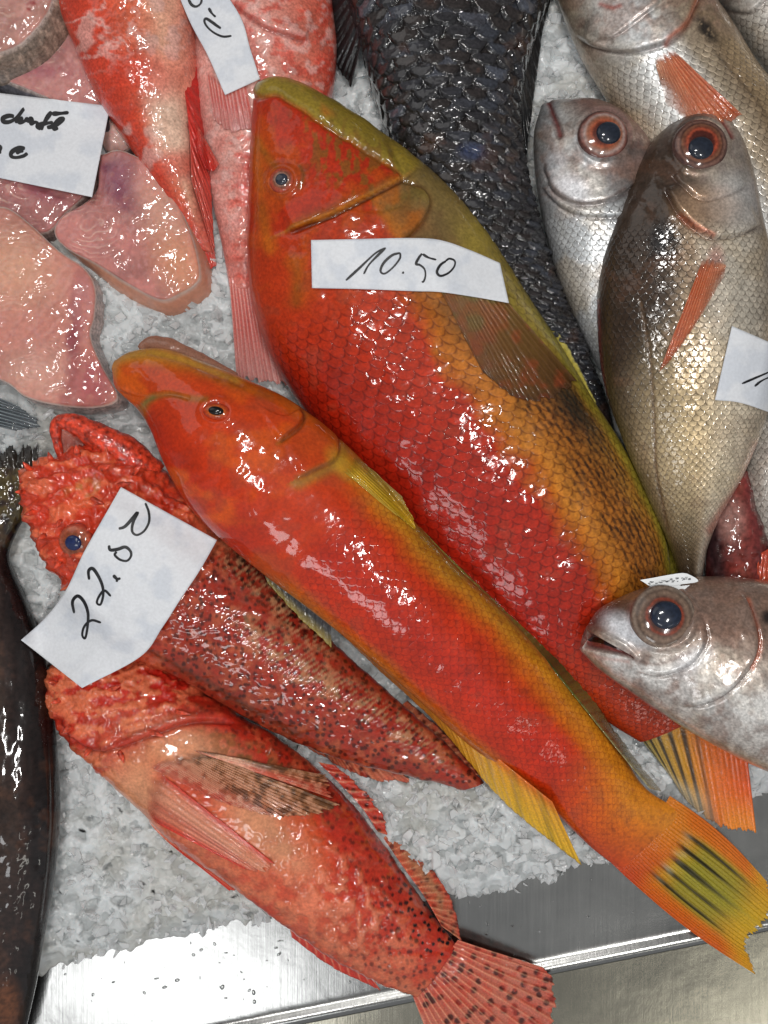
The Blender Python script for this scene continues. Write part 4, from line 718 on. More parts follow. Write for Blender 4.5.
eye(603, 136, 24, [(0, (40, 26, 24)), (0.42, (110, 50, 36)), (0.52, (180, 92, 62)), (0.66, (170, 112, 86)), (0.78, (190, 164, 156)), (0.86, (150, 100, 88)), (0.93, (100, 60, 54)), (1, (110, 84, 80))], 11.8, 'bk', t, poff=(3.5, 0), pcol=(34, 40, 52), tilt=0.6, hgt=0.3)

# bream at the top
t = thing('silver_bream', 'silver bream at the top with a black smudge on its golden back', 'fish', group='silver breams')
sj = [(640, -110, 556, -70), (676, -50, 552, -30), (702, -8, 562, 12), (728, 28, 578, 52), (752, 66, 604, 96), (784, 108, 634, 142), (812, 160, 664, 196), (832, 220, 700, 260), (840, 300, 750, 330)]
def exj(g, c, d, s, n1, n2):
    X, Y, T, V = (g[k] for k in ('X', 'Y', 'T', 'V')); c = mix(c, (150, 128, 96), sm(0.36, 0.2, V)*0.7*s)
    c = mix(c, (36, 32, 30), blob(X, Y, 707, 30, 15, 7, 50)*sm(0.3, 0.5, fbm(X/3, Y/6, 5))*0.95)
    c = mix(c, (190, 90, 50), line(X, Y, [(696, 0), (686, 24), (670, 38), (666, 44)], 3)*0.7); c = mix(c, (150, 60, 44), line(X, Y, [(600, 4), (612, 8), (620, 6)], 2.4)*0.8)
    ll = line(X, Y, [(716, 52), (736, 74), (760, 104), (790, 150)], 1.8); c = mix(c, (90, 74, 56), ll*0.6)
    d = d+flap(X, Y, [(706, -20), (694, 10), (682, 32), (664, 44), (630, 52), (596, 48), (574, 34)], 4.5, 24)+flap(X, Y, [(664, 0), (640, 18), (612, 38), (584, 40)], 2, 14)-ll
    d = d-1.5*line(X, Y, [(572, 20), (590, 34), (612, 42)], 3)
    return c, d, s
body('body', sj, [30, 32, 34, 34, 34, 32, 30, 26], [20, 44, 54, 56, 54, 50, 44, 36, 20], p_bream(521, None, exj, back=(140, 118, 92), side=(176, 160, 138), bel=(206, 208, 208), scl0=0.36), M_SIL, t, 1.5, key='bj')
fin('pectoral_fin', [(671, 48), (664, 52), (655, 60)], [(744, 116), (722, 128), (696, 128), (668, 112)], 12, (80,), p_orange, M_FIN, t, 1.3, 1.3, 0.04, drape=['bj'], lift=2)
t = thing('silver_bream', 'plain pale silver fish only partly showing in the upper right corner', 'fish', group='silver breams')
body('body', [(760, -90, 680, -50), (800, -30, 712, -6), (822, 10, 738, 32), (846, 60, 768, 74), (860, 120, 800, 124)], [34, 34, 32, 28], [24, 38, 40, 38, 20], p_bream(541, None, lambda g, c, d, s, n1, n2: (c, d+flap(g['X'], g['Y'], [(770, -6), (752, 12), (730, 10), (718, 0)], 3, 20), s), scl0=0.42), M_SIL, t, 1.6, key='bc')

# pale fish and dark red tail to the right, below the large bream
t = thing('silver_bream', 'grey-silver belly showing at the right edge beside the dark red tail', 'fish', group='silver breams')
body('body', [(800, 380, 756, 392), (830, 430, 742, 440), (840, 480, 741, 486), (842, 530, 752, 534), (840, 580, 772, 584)], [24, 24, 22, 20], [14, 34, 38, 34, 16], p_bream(551, None, lambda g, c, d, s, n1, n2: (c, d, s), scl0=0.1), M_SIL, t, 1.6, key='be')
t = thing('fish_tail', 'dark blood-red wet tail between the bronze-backed bream and a pale silver belly', 'fish tail')
def p_rt(g):
    X, Y = g['X'], g['Y']; n = fbm(X/9, Y/14, 561); c = ramp(g['V'], [(0, (60, 30, 32)), (0.3, (120, 50, 48)), (0.55, (140, 60, 52)), (1, (96, 36, 34))]); c = mix(c, (176, 140, 130), blob(X, Y, 730, 520, 14, 22)*0.6); c = mix(c, (48, 40, 44), blob(X, Y, 714, 548, 9, 40, -10)*0.8)
    return c, (n-0.5)*5, np.zeros_like(n)
body('tail_root', [(748, 470, 728, 474), (756, 505, 712, 508), (768, 540, 706, 545), (776, 580, 706, 590), (780, 620, 712, 630)], [30, 30, 28, 24], [10, 20, 22, 20, 12], p_rt, M_BLK, t, 1.4, key='rt')
def p_or(g): c = ramp(g['l'], [(0, (196, 70, 40)), (1, (206, 84, 48))]); return c*(0.85+0.2*g['rr'])[..., None], np.ones_like(g['l'])
fin('tail_fin', [(756, 556), (770, 548), (784, 540)], [(748, 596), (764, 604), (790, 600)], 8, (48, 44), p_or, M_FIN, t, 1.4, 1, 0.03)

# large bronze-backed bream
t = thing('silver_bream', 'largest bream, bronze-backed and head up, under the label at the right edge', 'fish', group='silver breams')
sl = [(697, 109, 707, 109), (668, 124, 732, 116), (640, 158, 746, 152), (617, 203, 757, 204), (602, 252, 767, 255), (597, 302, 773, 305), (599, 350, 774, 350), (607, 396, 769, 396), (626, 448, 757, 438), (648, 498, 738, 480), (667, 540, 718, 516), (678, 574, 705, 552), (684, 604, 700, 592)]
def exl(g, c, d, s, n1, n2):
    X, Y, T, V = (g[k] for k in ('X', 'Y', 'T', 'V')); hd = 1-s
    c = mix(c, (50, 37, 27), sm(0.46, 0.24, V)*0.85); c = mix(c, (214, 190, 146), blob(X, Y, 690, 440, 50, 80, 0, 0.9)*0.6)
    c = mix(c, (150, 134, 128), hd*sm(0.3, 0.6, V)*0.4); c = mix(c, (96, 82, 76), blob(X, Y, 676, 125, 30, 18, -30)*0.7*hd); c = mix(c, (122, 50, 44), line(X, Y, [(716, 112), (724, 124), (732, 137)], 3)*0.9)
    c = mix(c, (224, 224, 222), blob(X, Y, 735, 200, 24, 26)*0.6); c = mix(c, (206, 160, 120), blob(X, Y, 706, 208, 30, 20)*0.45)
    c = mix(c, (28, 26, 28), blob(X, Y, 664, 240, 15, 19, 10)*0.9*sm(0.25, 0.55, fbm(X/3.5, Y/5, 7))); c = mix(c, (180, 84, 50), line(X, Y, [(680, 216), (696, 228), (712, 236)], 2.6)*0.7)
    c = mix(c, (150, 44, 40), blob(X, Y, 716, 262, 8, 16, 0)*0.5)
    ll = line(X, Y, [(640, 300), (650, 360), (654, 420), (656, 470), (668, 530)], 1.7); c = mix(c, (96, 74, 54), ll*0.8); c = mix(c, (180, 100, 84), line(X, Y, [(758, 446), (744, 478), (724, 510), (710, 530)], 5)*0.6)
    c = mix(c, (120, 40, 30), line(X, Y, [(598, 300), (600, 350), (606, 398)], 2)*0.7)
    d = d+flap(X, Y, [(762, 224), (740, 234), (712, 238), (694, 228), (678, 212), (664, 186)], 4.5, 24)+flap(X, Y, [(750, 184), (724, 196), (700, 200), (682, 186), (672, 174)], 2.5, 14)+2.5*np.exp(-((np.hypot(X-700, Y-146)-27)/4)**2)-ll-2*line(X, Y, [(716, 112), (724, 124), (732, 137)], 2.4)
    return c, d, s, 0.3+0.7*sm(0.2, 0.42, V)
body('body', sl, [52, 54, 56, 56, 56, 54, 50, 46, 40], [9, 26, 38, 46, 50, 52, 52, 50, 46, 40, 30, 20, 12], p_bream(581, None, exl, back=(74, 58, 44), side=(140, 122, 102), bel=(200, 190, 174), scl0=0.24), M_SIL, t, 1.35, key='bl')
eye(700, 146, 25, IRIS, 11.8, 'bl', t, poff=(-1, 5), pcol=(34, 40, 52), tilt=0.6, hgt=0.3)
fin('pectoral_fin', [(704, 256), (714, 260), (726, 264)], [(659, 373), (674, 356), (704, 312), (724, 278)], 12, (90,), p_orange, M_FIN, t, 1.2, 1.3, 0.02, drape=['bl'], lift=2.2)
# bream bottom right
t = thing('silver_bream', 'silver bream with open mouth pointing left, below the tiny white plastic tag', 'fish', group='silver breams')
sm_ = [(586, 628, 580, 650), (598, 610, 597, 668), (616, 599, 624, 688), (646, 587, 656, 710), (686, 578, 696, 735), (726, 576, 736, 757), (770, 581, 776, 775), (818, 590, 822, 790), (866, 600, 866, 800)]
def exm(g, c, d, s, n1, n2):
    X, Y, T, V = (g[k] for k in ('X', 'Y', 'T', 'V')); c = mix(c, (70, 52, 50), blob(X, Y, 604, 612, 26, 13, -35)*0.7)
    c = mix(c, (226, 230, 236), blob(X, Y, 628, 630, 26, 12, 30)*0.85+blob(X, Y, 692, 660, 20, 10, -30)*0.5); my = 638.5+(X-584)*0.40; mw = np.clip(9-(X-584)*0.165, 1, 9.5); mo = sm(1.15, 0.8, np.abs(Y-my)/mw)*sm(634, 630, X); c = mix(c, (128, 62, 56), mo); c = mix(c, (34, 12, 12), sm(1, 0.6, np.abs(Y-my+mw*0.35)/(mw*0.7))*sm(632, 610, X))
    c = mix(c, (190, 150, 140), line(X, Y, [(584, 652), (604, 658), (628, 662)], 2)*0.6); c = mix(c, (110, 80, 70), line(X, Y, [(632, 660), (660, 664), (690, 652)], 1.8)*0.5)
    c = mix(c, (186, 96, 64), line(X, Y, [(748, 600), (756, 624), (760, 648), (752, 668)], 2.5)*0.8); c = mix(c, (24, 22, 24), blob(X, Y, 768, 617, 6, 7)*0.9); c = mix(c, (120, 108, 100), line(X, Y, [(640, 684), (670, 700), (710, 708)], 4)*0.35)
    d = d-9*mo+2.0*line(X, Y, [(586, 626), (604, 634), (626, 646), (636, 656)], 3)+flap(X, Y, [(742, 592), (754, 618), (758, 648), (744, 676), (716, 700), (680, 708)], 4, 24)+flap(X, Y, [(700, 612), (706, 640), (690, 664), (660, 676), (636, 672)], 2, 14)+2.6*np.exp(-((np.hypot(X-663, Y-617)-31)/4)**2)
    return c, d, s*0.9
body('body', sm_, [78, 78, 78, 78, 76, 72, 70, 66], [9, 27, 38, 48, 56, 60, 62, 60, 40], p_bream(601, None, exm, back=(128, 102, 88), side=(200, 188, 176), bel=(228, 226, 222), scl0=0.62, met=0.6), M_SIL, t, 1.35, key='bm')
eye(663, 617, 29, [(0, (40, 26, 24)), (0.46, (90, 50, 40)), (0.54, (160, 72, 48)), (0.6, (110, 84, 72)), (0.72, (150, 124, 106)), (0.82, (110, 90, 78)), (0.9, (160, 140, 124)), (1, (120, 102, 92))], 14, 'bm', t, poff=(1, -1), pcol=(34, 42, 58), tilt=0.6, hgt=0.32)

# ================================================================== PINK-RED FISH AT THE TOP
def p_pk(seed, f2):
    def f(g):
        X, Y, T, V = (g[k] for k in ('X', 'Y', 'T', 'V')); n1 = fbm(X/22, Y/22, seed); n2 = fbm(X/7, Y/7, seed+1); n3 = fbm(X/30, Y/16, seed+3)
        return f2(g, X, Y, T, V, n1, n2, n3)
    return f
def q1(g, X, Y, T, V, n1, n2, n3):
    c = ramp(np.clip(V+0.15*(n1-.5), 0, 1), [(0, (196, 62, 44)), (0.3, (206, 70, 46)), (0.6, (214, 104, 72)), (0.78, (226, 168, 140)), (1, (222, 130, 110))])
    wm_ = np.exp(-((n3-0.5)/0.028)**2)*sm(0.85, 0.5, V); c = mix(c, (222, 168, 158), wm_*0.75*sm(0.5, 0.4, T+0.0)); c = mix(c, (214, 170, 160), sm(0.6, 0.7, n1)*0.6)
    c = mix(c, (232, 200, 176), blob(X, Y, 168, 120, 18, 50, -15)*0.8); c = mix(c, (206, 50, 36), blob(X, Y, 150, 75, 34, 22, 20)*0.55); c = mix(c, (210, 60, 44), blob(X, Y, 180, 165, 20, 14)*0.6)
    c = mix(c, (190, 52, 44), sm(0.8, 0.95, T)*0.7); return c, (n1-0.5)*4+(n2-0.5)*1.4, sm(0.2, 0.3, T)*0.6
t = thing('red_fish', 'red fish with pale worm-like marks, beside the pink steaks', 'fish', group='pink-red fish')
body('body', [(30, -60, 196, -70), (54, 0, 196, -5), (74, 45, 198, 45), (95, 94, 198, 92), (124, 140, 196, 140), (150, 178, 197, 180), (168, 210, 204, 216), (192, 252, 216, 254)], [30, 30, 28, 26, 22, 18, 14], [46, 48, 46, 42, 34, 26, 18, 9], p_pk(621, q1), M_PINK, t, 1.5, key='q1')
def p_rf(g): c = ramp(g['t'], [(0, (190, 40, 36)), (0.5, (206, 56, 46)), (1, (196, 84, 70))]); return c*(0.82+0.25*g['rr'])[..., None], np.ones_like(g['l'])
fin('anal_fin', [(180, 60), (186, 100), (190, 140), (192, 180)], [(204, 70), (206, 120), (212, 190), (216, 262)], 10, (50, 30), p_rf, M_FIN, t, 1.4, 1.6, 0.04, belly=4)
fin('tail_fin', [(186, 236), (200, 246), (214, 250)], [(204, 266), (210, 270), (217, 266)], 6, (20, 14), p_rf, M_FIN, t, 1.4, 1.2, 0.05)
def q2(g, X, Y, T, V, n1, n2, n3):
    c = ramp(np.clip(V+0.1*(n1-.5), 0, 1), [(0, (216, 150, 140)), (0.5, (224, 160, 146)), (0.8, (210, 110, 90)), (1, (206, 84, 66))]); c = mix(c, (206, 70, 54), sm(0.5, 0.62, fbm(X/12, Y/6, 641))*0.65*sm(0.1, 0.4, V))
    c = mix(c, (228, 186, 178), sm(0.5, 0.65, n2)*0.5); c = mix(c, (206, 60, 46), blob(X, Y, 252, 185, 16, 34, 0)*0.6); c = mix(c, (200, 76, 60), sm(0.75, 0.95, T)*0.55)
    gl = line(X, Y, [(232, 4), (262, 26), (290, 36), (306, 40)], 3); c = mix(c, (190, 64, 54), gl*0.6+line(X, Y, [(246, 24), (256, 52), (262, 80)], 4)*0.5)
    return c, (n1-0.5)*4+(n2-0.5)*2+flap(X, Y, [(306, 42), (290, 36), (262, 26), (232, 2)], 3.5, 18), sm(0.4, 0.5, T)*0.6
t = thing('red_fish', 'pale pink-red fish partly behind the head of the biggest red fish', 'fish', group='pink-red fish')
body('body', [(194, -60, 326, -70), (192, 0, 332, 0), (195, 50, 337, 50), (198, 100, 330, 105), (204, 150, 302, 160), (212, 200, 282, 210), (222, 246, 270, 252), (230, 290, 262, 292)], [22, 22, 20, 18, 16, 14, 12], [44, 46, 46, 42, 36, 28, 22, 12], p_pk(631, q2), M_PINK, t, 1.5, key='q2')
def p_pf(g): c = ramp(g['l'], [(0, (216, 110, 96)), (0.5, (214, 96, 84)), (1, (206, 120, 110))]); c = mix(c, (228, 190, 184), sm(0.3, 0.9, g['rr'])*0.5); return c*(0.82+0.25*g['rr'])[..., None], 0.95-0.25*g['l']
fin('pectoral_fin', [(206, 70), (222, 80), (246, 84)], [(214, 122), (232, 134), (256, 130)], 11, (70,), p_pf, M_FIN, t, 1.3, 1.6, 0.06, drape=['q2'], lift=2)
fin('pelvic_fin', [(186, 122), (191, 120), (196, 124)], [(206, 168), (213, 171), (219, 164)], 5, (50,), p_rf, M_FIN, t, 1.2, 2.2, 0.0, drape=['q1', 'q2'], lift=6)
fin('tail_fin', [(229, 278), (246, 276), (264, 278)], [(237, 380), (262, 386), (290, 390)], 12, (24, 20), p_pf, M_FIN, t, 1.3, 1.5, 0.05)

# ================================================================== DARK FISH AT THE LEFT
t = thing('dark_fish', 'smooth blackish-brown fish along the left edge with ragged tail at its upper end', 'fish')
so = [(38, 468, -60, 468), (33, 500, -60, 505), (16, 535, -56, 538), (10, 560, -60, 565), (25, 596, -80, 600), (42, 644, -100, 645), (53, 710, -112, 715), (60, 780, -116, 785), (60, 830, -116, 830), (54, 885, -114, 890), (43, 945, -108, 945), (33, 1000, -98, 1000), (14, 1080, -80, 1080)]
def p_o(g):
    X, Y, T, V = (g[k] for k in ('X', 'Y', 'T', 'V')); n1 = fbm(X/20, Y/60, 701); n2 = fbm(X/6, Y/8, 702)
    c = ramp(np.clip(V*1.7+(n1-0.5)*0.3, 0, 1), [(0, (22, 16, 16)), (0.12, (28, 20, 19)), (0.3, (46, 32, 28)), (0.6, (66, 48, 36)), (1, (70, 54, 40))]); c = mix(c, (92, 80, 40), sm(0.16, 0.05, T)*0.6*sm(0.4, 0.6, n2)); c = mix(c, (120, 70, 40), blob(X, Y, 6, 1005, 14, 24)*0.6)
    return c, (n1-0.5)*3+(n2-0.5)*(1.2*sm(0.5, 0.7, T)+0.4)+(n2-0.5)*3*sm(0.16, 0.05, T)+flap(X, Y, [(44, 690), (50, 770), (50, 840), (40, 930)], 1.5, 8), np.zeros_like(X)
body('body', so, [26, 24, 20, 20, 24, 26, 26, 24, 22, 18], [10, 14, 16, 18, 26, 34, 40, 44, 44, 42, 38, 34, 24], p_o, M_BLK, t, 1.6, key='o')
def p_ot(g): c = ramp(g['l'], [(0, (50, 40, 28)), (1, (24, 20, 18))]); return c*(0.75+0.4*g['rr'])[..., None], np.ones_like(g['l'])
fin('tail_fin', [(38, 474), (0, 470), (-60, 474)], [(38, 438), (4, 440), (-60, 430)], 12, (30, 26), p_ot, M_FIN, t, 1.2, 1.8, 0.35)
t = thing('fish_fin', 'grey translucent ribbed fin poking in from the left edge, under the big pale steak', 'fish fin')
def p_gf(g): c = ramp(g['rr'], [(0, (50, 56, 62)), (0.6, (70, 78, 84)), (1, (176, 186, 190))]); return c, 0.95-0.3*g['l']
fin('membrane', [(-30, 386), (-34, 402), (-30, 420)], [(22, 408), (46, 426), (20, 432)], 9, (34, 28), p_gf, M_FIN, t, 1.1, 2.0, 0.08)

# ================================================================== STEAKS (slabs of raw fish)
def slab(name, label, outl, cen, zt, zb, flare, pc, tilt=(0, 0), key=None, sidecol=(96, 84, 74), dome_=4, group=None, side_flesh=None):
    t = thing(name, label, 'fish steak', group=group); o = crv(outl+[outl[0]], 10)[:-1]; N = 300; oc, _ = resamp(np.vstack([o, o[:1]]), N+1); oc = oc[:-1]
    nr = 90; r = np.linspace(0, 1, nr)[:, None]; X = cen[0]+(oc[None, :, 0]-cen[0])*r; Y = cen[1]+(oc[None, :, 1]-cen[1])*r
    f = fbm(X/26, Y/26, 801); f2 = fbm(X/7, Y/7, 802); Z = zt+dome_*(1-r**3)+(f-0.5)*5+(f2-0.5)*0.7*sm(1.0, 0.9, r)+tilt[0]*(X-cen[0])+tilt[1]*(Y-cen[1])-1.6*sm(0.96, 1, r)
    g = dict(X=X, Y=Y, r=r+0*X, f=f, f2=f2, c=cen); c, dz = pc(g); Z = Z+dz; V = world(X, Y, Z, zt); mesh('flesh', V, grid_faces(nr, N, wrap=True), M_MEAT, t, c, np.stack([X, Y], -1), np.zeros_like(X)); reg(key, V, nr, N, 4)
    ks = 26; q = np.linspace(0, 1, ks)[:, None]; fl = np.array(flare, float); nx = oc[:, 0]-cen[0]; ny = oc[:, 1]-cen[1]; nl = np.hypot(nx, ny); nx /= nl; ny /= nl
    am = np.clip(nx*fl[0]+ny*fl[1], 0, None)+0.4; am = np.convolve(np.r_[am[-8:], am, am[:8]], np.ones(17)/17, 'valid')
    bulge = am[None]*q**0.8+2.5*np.sin(np.pi*q)*np.minimum(1, am[None]/4); Xs = oc[None, :, 0]+nx[None]*bulge; Ys = oc[None, :, 1]+ny[None]*bulge; Zs = Z[-1][None]*(1-q)+zb*q+0.8*np.sin(np.pi*q)
    nn = fbm(Xs/6, Ys/6, 805); sc = mix(np.broadcast_to(lin(sidecol), Xs.shape+(3,)).copy(), tuple(min(255, int(v*1.35)) for v in sidecol), sm(0.4, 0.7, nn)); 
    if side_flesh is not None: sc = mix(sc, side_flesh, np.ones_like(nn)*0.9)
    sc = mix(sc, (190, 170, 160), sm(0.09, 0.0, q)*0.7+0*Xs)
    mesh('skin', world(Xs, Ys, Zs, zt), grid_faces(ks, N, wrap=True), M_HIDE if side_flesh is None else M_MEAT, t, sc, np.stack([Xs, Ys], -1), np.zeros_like(Xs)); return t
def meat(seed, base, rings=None, blood=None, pale=None, warp=14, bz=0.0):
    def f(g):
        X, Y, f1, f2 = g['X'], g['Y'], g['f'], g['f2']; c = mix(np.broadcast_to(lin(base), X.shape+(3,)).copy(), tuple(int(v*0.86) for v in base), sm(0.4, 0.65, fbm(X/30, Y/30, seed))); dz = 0*X
        if rings:
            for (rx, ry, per, R) in rings:
                d = np.hypot((X-rx)*0.8, (Y-ry)*1.3)+2.2*warp*fbm(X/34, Y/34, seed+2); s = np.sin(d*2*math.pi/per*1.3); m_ = sm(R, R*0.4, np.hypot(X-rx, Y-ry))*sm(0.38, 0.6, fbm(X/18, Y/18, seed+9)); c = mix(c, (224, 190, 176), sm(0.4, 1, s)*m_*0.45); dz = dz+0.3*s*m_
        c = mix(c, (206, 150, 150), sm(0.62, 0.8, f2)*0.4)
        st = np.sin((X*0.75+Y*0.65)/2.6+5*f1); c = mix(c, (150, 84, 92), sm(0.6, 1, st)*0.18*sm(0.4, 0.6, fbm(X/20, Y/20, seed+5))); dz = dz+0.22*st
        for b in (blood or []):
            c = mix(c, b[5] if len(b) > 5 else (120, 56, 70), blob(X+8*(f2-0.5), Y+8*(f1-0.5)*2, *b[:5], soft=0.8)*sm(0.25, 0.6, f2+0.15)*0.85)
        for b in (pale or []): c = mix(c, b[5], blob(X, Y, *b[:5], soft=0.9)*0.8)
        c = mix(c, (190, 176, 166), sm(0.975, 0.995, g['r'])*0.7); return c, dz
    return f
slab('fish_steak', 'pink steak with wrinkled wet surface, just above the hand-written card', [(-50, 30), (10, 30), (45, 16), (62, 20), (76, 44), (90, 72), (99, 100), (104, 126), (80, 116), (44, 96), (4, 80), (-50, 66)], (30, 66), 30, -4, (-6, 22), meat(811, (196, 136, 130), [(40, 70, 13, 60)], blood=[(30, 66, 50, 8, 10, (170, 100, 108))]), key='st2', sidecol=(58, 56, 62), group='raw fish steaks on the ice')
slab('fish_steak', 'small scrap of pale flesh right of the hand-written card', [(104, 116), (116, 116), (130, 128), (134, 144), (122, 152), (106, 150), (98, 130)], (116, 134), 18, -4, (0, 2), meat(812, (206, 166, 156)), key='st5', sidecol=(110, 96, 96), group='raw fish steaks on the ice')
slab('fish_steak', 'flat pink steak showing just below the hand-written card, above the biggest steak', [(-50, 150), (80, 150), (92, 178), (84, 196), (66, 212), (46, 232), (22, 226), (-50, 196)], (30, 188), 22, -4, (4, 4), meat(813, (200, 134, 130), [(20, 186, 11, 60)], blood=[(40, 190, 30, 7, 30, (160, 90, 100))]), key='st6', sidecol=(120, 100, 96), group='raw fish steaks on the ice')
slab('fish_steak', 'steak wedge with purple-veined top and orange flank beside the red fish tails', [(100, 154), (118, 150), (142, 160), (162, 178), (180, 208), (194, 242), (200, 272), (196, 284), (180, 294), (160, 300), (128, 284), (96, 264), (66, 248), (53, 232), (60, 216), (82, 204), (96, 190), (98, 170)], (132, 226), 34, -2, (5, 16), meat(814, (204, 136, 128), [(88, 222, 9, 50)], blood=[(122, 185, 26, 16, 60, (140, 84, 104)), (136, 205, 24, 9, 40, (130, 64, 84)), (110, 164, 8, 5, 0, (120, 60, 80))], pale=[(180, 262, 22, 40, -20, (222, 156, 120)), (160, 210, 20, 30, -30, (214, 160, 140))]), key='st3', side_flesh=(208, 146, 120), tilt=(0.03, -0.02), group='raw fish steaks on the ice')
slab('fish_steak', 'biggest steak at the left edge with pale growth rings and a dark red blood line', [(-60, 214), (-10, 208), (8, 208), (30, 224), (58, 250), (84, 268), (95, 288), (94, 318), (90, 336), (102, 366), (117, 394), (112, 404), (88, 408), (50, 404), (24, 396), (0, 380), (-60, 366)], (34, 316), 38, 0, (2, 3), meat(815, (206, 138, 124), [(10, 268, 10, 62), (36, 372, 8, 46)], blood=[(76, 328, 7, 48, 5, (140, 56, 70)), (92, 384, 18, 24, 0, (176, 90, 96)), (70, 385, 6, 20, 20, (150, 60, 70)), (84, 300, 12, 26, 0, (196, 130, 126))], pale=[(14, 268, 40, 34, 30, (220, 166, 138)), (36, 374, 30, 24, 0, (218, 166, 150))]), key='st4', sidecol=(150, 130, 124), group='raw fish steaks on the ice')
slab('fish_steak', 'round steak with thick grey skin cut off by the upper left corner', [(-80, -60), (30, -70), (54, -20), (50, 6), (40, 24), (22, 42), (2, 52), (-20, 56), (-80, 40)], (-20, -6), 58, 22, (13, 13), meat(816, (206, 150, 138), [(-4, -10, 12, 60)], blood=[(34, 4, 4, 3, 0, (150, 40, 44)), (30, 12, 2, 2, 0, (150, 40, 44))]), key='st1', sidecol=(120, 104, 92), group='raw fish steaks on the ice')

# ================================================================== PAPER LABELS
def paper(name, label, poly, axes, strokes, keys, pad=2.0, res=2.2, sm_k=6, wd=1.5, flatz=None, tilt=None, crease=0.0, stiff=0.0):
    """poly: four edges as polylines (top, right, bottom reversed handled by caller): top edge and bottom edge polylines, left to right"""
    topl, botl = crv(poly[0], 10) if len(poly[0]) > 2 else np.array(poly[0], float), crv(poly[1], 10) if len(poly[1]) > 2 else np.array(poly[1], float)
    L = max(np.hypot(*np.diff(topl, axis=0).T).sum(), np.hypot(*np.diff(botl, axis=0).T).sum()); D = np.hypot(*(topl.mean(0)-botl.mean(0))); n = int(L/res); k = int(D/res)
    A, _ = resamp(topl, n); B, _ = resamp(botl, n); l = np.linspace(0, 1, k)[None]; X = A[:, :1]*(1-l)+B[:, :1]*l; Y = A[:, 1:]*(1-l)+B[:, 1:]*l
    if flatz is None:
        a = np.unique(np.r_[np.arange(0, n, 4), n-1]); b = np.unique(np.r_[np.arange(0, k, 4), k-1]); Z = np.array([[hz(X[i, j], Y[i, j], keys, 0) for j in b] for i in a])
        for _ in range(10): Zs = blur(Z, 1); Z = np.maximum(Z, Zs*(1-0.0))
        # keep the sheet from bending too tightly: fit a smooth quadratic over it, never below the support
        gx, gy = np.meshgrid(np.linspace(-1, 1, len(a)), np.linspace(-1, 1, len(b)), indexing='ij'); M = np.stack([gx**0, gx, gy, gx*gx, gy*gy, gx*gy, gx**3, gx*gx*gy], -1).reshape(-1, 8)
        co = np.linalg.lstsq(M, Z.ravel(), rcond=None)[0]; fit = (M@co).reshape(Z.shape); Z = fit*stiff+Z*(1-stiff); Z = Z+max(0, np.percentile(Zs-Z, 96))*stiff
        Z = np.stack([np.interp(np.arange(n), a, Z[:, j]) for j in range(len(b))], 1); Z = np.stack([np.interp(np.arange(k), b, Z[i]) for i in range(n)], 0); Z = blur(blur(Z, sm_k), sm_k)+pad
    else: Z = np.array([[flatz(X[i, j], Y[i, j]) for j in range(k)] for i in range(n)])
    Z = Z+crease*(fbm(X/28, Y/28, 901)-0.5)*4
    if flatz is None:
        a = np.unique(np.r_[np.arange(0, n, 2), n-1]); b = np.unique(np.r_[np.arange(0, k, 2), k-1]); R_ = np.array([[hz(X[i, j], Y[i, j], keys, -50) for j in b] for i in a])
        R_ = np.stack([np.interp(np.arange(n), a, R_[:, j]) for j in range(len(b))], 1); R_ = np.stack([np.interp(np.arange(k), b, R_[i]) for i in range(n)], 0)+pad
        if stiff >= 1: Mf = np.stack([np.ones(X.size), X.ravel(), Y.ravel()], -1); q_ = Mf@np.linalg.lstsq(Mf, Z.ravel(), rcond=None)[0]; Z = q_.reshape(Z.shape); Z = Z+max(0, np.percentile(R_-Z, 97))
        for _ in range(12 if stiff < 1 else 3): Z = Z+blur(blur(np.maximum(0, R_-Z), 3), 3)*1.5
        Z = np.maximum(Z, R_)
    wet = fbm(X/18, Y/18, 902); c = mix(np.broadcast_to(lin((222, 224, 228)), X.shape+(3,)).copy(), (196, 202, 212), sm(0.45, 0.7, wet)*0.55)
    p = mesh(name, world(X, Y, Z), upfaces(world(X, Y, Z), n, k), M_PAP, None, c, np.stack([X, Y], -1), np.zeros_like(X)); s = p.modifiers.new('thickness', 'SOLIDIFY'); s.thickness = 0.5*P; s.offset = -1
    tag(p, label, 'price label', 'handwritten paper price labels'); bv = BVHTree.FromPolygons(world(X, Y, Z).reshape(-1, 3).tolist(), grid_faces(n, k).tolist())
    vs_, fs_, o = [], [], 0
    for st in strokes:
        w_ = wd
        if isinstance(st, tuple) and isinstance(st[1], (int, float)) and isinstance(st[0], list): st, w_ = st
        q = crv(st, 7) if len(st) > 2 else np.linspace(st[0], st[1], 8); tg = np.gradient(q, axis=0); tg /= np.linalg.norm(tg, axis=1, keepdims=True)+1e-9; nr_ = np.stack([-tg[:, 1], tg[:, 0]], -1); m2 = len(q); u = np.linspace(0, 1, m2)
        ww = w_*(0.75+0.35*np.sin(math.pi*np.minimum(1, u*1.3+0.1))+0.12*np.sin(u*9)); ww[0] *= 0.6; ww[-1] *= 0.45
        pts = []
        for i in range(m2):
            for sg in (-1, 0, 1):
                x, y = q[i]+nr_[i]*ww[i]*sg/2; d = Vector(((x-384)*P, (512-y)*P, -H*P)).normalized(); hh = bv.ray_cast(CAMP, d); z = hh[0].z/P if hh[0] is not None else (pts[-1][2]-0.35 if pts else None)
                if z is None: continue
                pts.append((x, y, z+(0.35 if sg else 0.5)))
        if len(pts) != 3*m2: continue
        vs_ += pts; fs_ += [[o+3*i+j, o+3*i+j+1, o+3*i+j+4, o+3*i+j+3] for i in range(m2-1) for j in (0, 1)]; o += 3*m2
